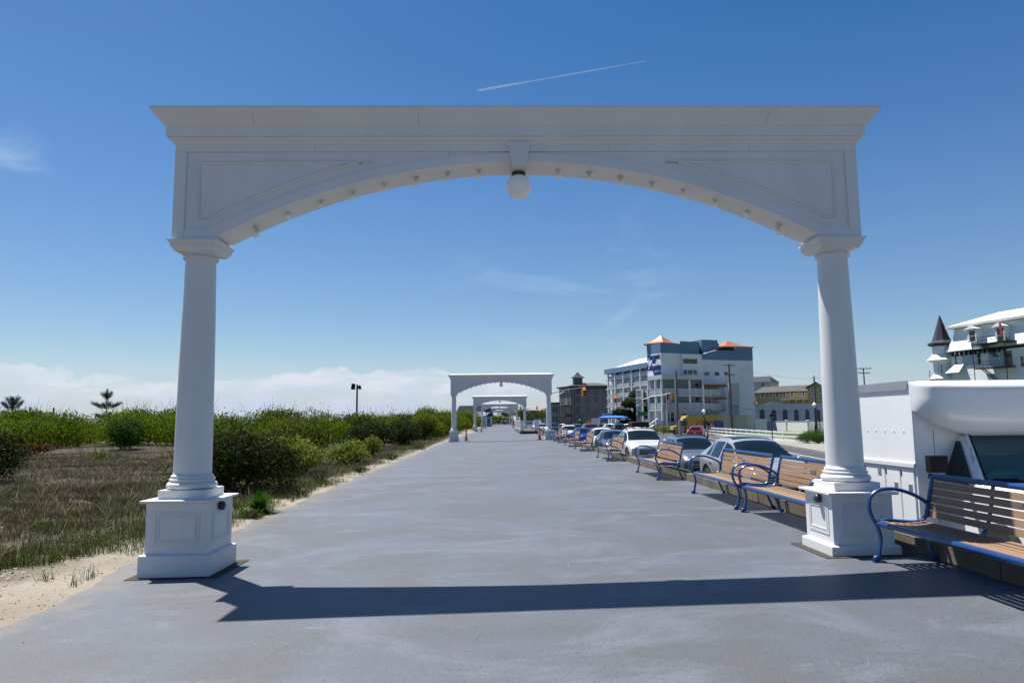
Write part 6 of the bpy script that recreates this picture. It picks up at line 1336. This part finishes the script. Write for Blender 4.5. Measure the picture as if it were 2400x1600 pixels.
# floodlight mast on the beach
p = at(836,985,75); T = thing('floodlight_mast', 'black floodlight mast with two lamps above the dune thicket', 'floodlight', (p.x,p.y,0)); zt = at(835,901,75).z
MB().cyl((0,0), .11, -.3, zt, 10, .085).build('pole', M['black'], T)
for (dx, dz_, w_, h2, an) in ((-.40,-.22,.36,.62,.15),(.28,-.30,.26,.40,-.3)):
    Q = Matrix.Translation((dx,-.1,zt+dz_)) @ Matrix.Rotation(an,4,'Y'); MB().box(-w_/2,w_/2,-.15,.15,-h2/2,h2/2,Q).build('floodlight', M['black'], T)
MB().cbox((-.05,0,zt-.4),(.6,.07,.07)).build('bracket', M['black'], T)
# walkers
def make_person(name, label, x, y, rz, top, leg=.0, hair='hair', group=None, sc=1.):
    T = thing(name, label, 'person', (x,y,zp(x)), rz, group); J = {'pel':(0,0,.95),'ch':(0,.0,1.25),'nk':(0,0,1.47),'hd':(0,-.02,1.62),'tp':(0,-.01,1.73),'lh':(-.09,0,.90),'lk':(-.10,-.05-leg,.50),'la':(-.10,.02-leg*.3,.07),'lt':(-.10,-.14-leg*.3,.03),'rh':(.09,0,.90),'rk':(.10,-.02+leg,.50),'ra':(.10,.08+leg,.07),'rt':(.10,-.07+leg,.03),
        'ls':(-.19,0,1.40),'le':(-.24,.03,1.12),'lw':(-.24,-.06,.88),'lf':(-.24,-.09,.78),'rs':(.19,0,1.40),'re':(.24,.03,1.12),'rw':(.24,-.06,.88),'rf':(.24,-.09,.78)}
    E_ = [('pel','ch'),('ch','nk'),('nk','hd'),('hd','tp'),('pel','lh'),('lh','lk'),('lk','la'),('la','lt'),('pel','rh'),('rh','rk'),('rk','ra'),('ra','rt'),('ch','ls'),('ls','le'),('le','lw'),('lw','lf'),('ch','rs'),('rs','re'),('re','rw'),('rw','rf')]
    rd = dict(pel=.14,ch=.15,nk=.055,hd=.10,tp=.08,lh=.10,lk=.06,la=.042,lt=.035,rh=.10,rk=.06,ra=.042,rt=.035,ls=.06,le=.042,lw=.03,lf=.03,rs=.06,re=.042,rw=.03,rf=.03); ks = list(J)
    def skin(names, grow, nm, m, zmin=-9):
        k2 = [k for k in ks if k in names]; me = bpy.data.meshes.new(nm); me.from_pydata([J[k] for k in k2], [(k2.index(a), k2.index(b)) for a, b in E_ if a in k2 and b in k2], []); o = bpy.data.objects.new(nm, me); COL.objects.link(o)
        md = o.modifiers.new('s', 'SKIN'); sv = me.skin_vertices[0].data
        for i, k in enumerate(k2): sv[i].radius = (rd[k]*grow, rd[k]*grow*.85); sv[i].use_root = (i == 0)
        o.modifiers.new('d', 'SUBSURF').levels = 1; dg = bpy.context.evaluated_depsgraph_get(); m2 = bpy.data.meshes.new_from_object(o.evaluated_get(dg)); bpy.data.objects.remove(o); m2.materials.clear(); m2.materials.append(m)
        m2.polygons.foreach_set('use_smooth', [True]*len(m2.polygons)); o = bpy.data.objects.new(nm, m2); COL.objects.link(o); o.parent = T; return o
    skin(ks, 1., 'body', M['skin']); skin(('pel','ch','nk','ls','le','rs','re'), 1.12, 'shirt', top); skin(('pel','lh','lk','rh','rk'), 1.2, 'shorts', M['shorts'])
    b = MB(); b.ball((0,.015,1.69), (.105,.115,.10), 12, 8); b.build('hair', M[hair], T, True); T.scale = (sc,sc,sc); return T
for (px, Y, rz, tp, lg, lb) in ((1159.5,188,PI,'shirt1',.12,'walker in a pale blue shirt and dark shorts seen from behind, leftmost of the walkers'),(1175.5,210,.2,'shirt4',.1,'walker in a pale top left of the one in navy'),(1178.8,206,PI,'shirt2',.15,'walker in a navy shirt in the middle of the distant group'),(1183.3,206,PI,'shirt1',.1,'walker in a light blue shirt right of the one in navy'),(1187,204,0,'shirt4',.1,'walker in white right of the two blue shirts'),(1190.5,222,PI,'shirt3',.1,'walker in a red shirt at the right of the distant group'),(1203.5,150,PI,'shirt3',.0,'person in dark red standing by the fourth archway right pedestal')):
    p = at(px,985,Y); make_person('person', lb, p.x, Y, rz, M[tp], lg)
# contrail high in the sky
ca, cb_ = at(1118,213,9000), at(1514,143.5,9000); k = 24; pts = [ca.lerp(cb_, i/k) for i in range(k+1)]
ct = MB(); ct.tube(pts, [2.5+11*(1-i/k)*(.6+.4*math.sin(i*.5)) for i in range(k+1)], 8, up=(0,1,0)); cm_ = bpy.data.materials.new('ice_trail'); cm_.use_nodes = True; n_ = cm_.node_tree
for nd in list(n_.nodes):
    if nd.type == 'BSDF_PRINCIPLED': n_.nodes.remove(nd)
vd = n_.nodes.new('ShaderNodeBsdfDiffuse'); vd.inputs[0].default_value = (.9,.9,.9,1); vt = n_.nodes.new('ShaderNodeBsdfTransparent'); vx = n_.nodes.new('ShaderNodeMixShader'); vx.inputs[0].default_value = .30
n_.links.new(vt.outputs[0], vx.inputs[1]); n_.links.new(vd.outputs[0], vx.inputs[2]); n_.links.new(vx.outputs[0], n_.nodes['Material Output'].inputs[0])
tag(ct.build('contrail', cm_, None, True), 'thin white aircraft vapour trail high above the archway', 'contrail')
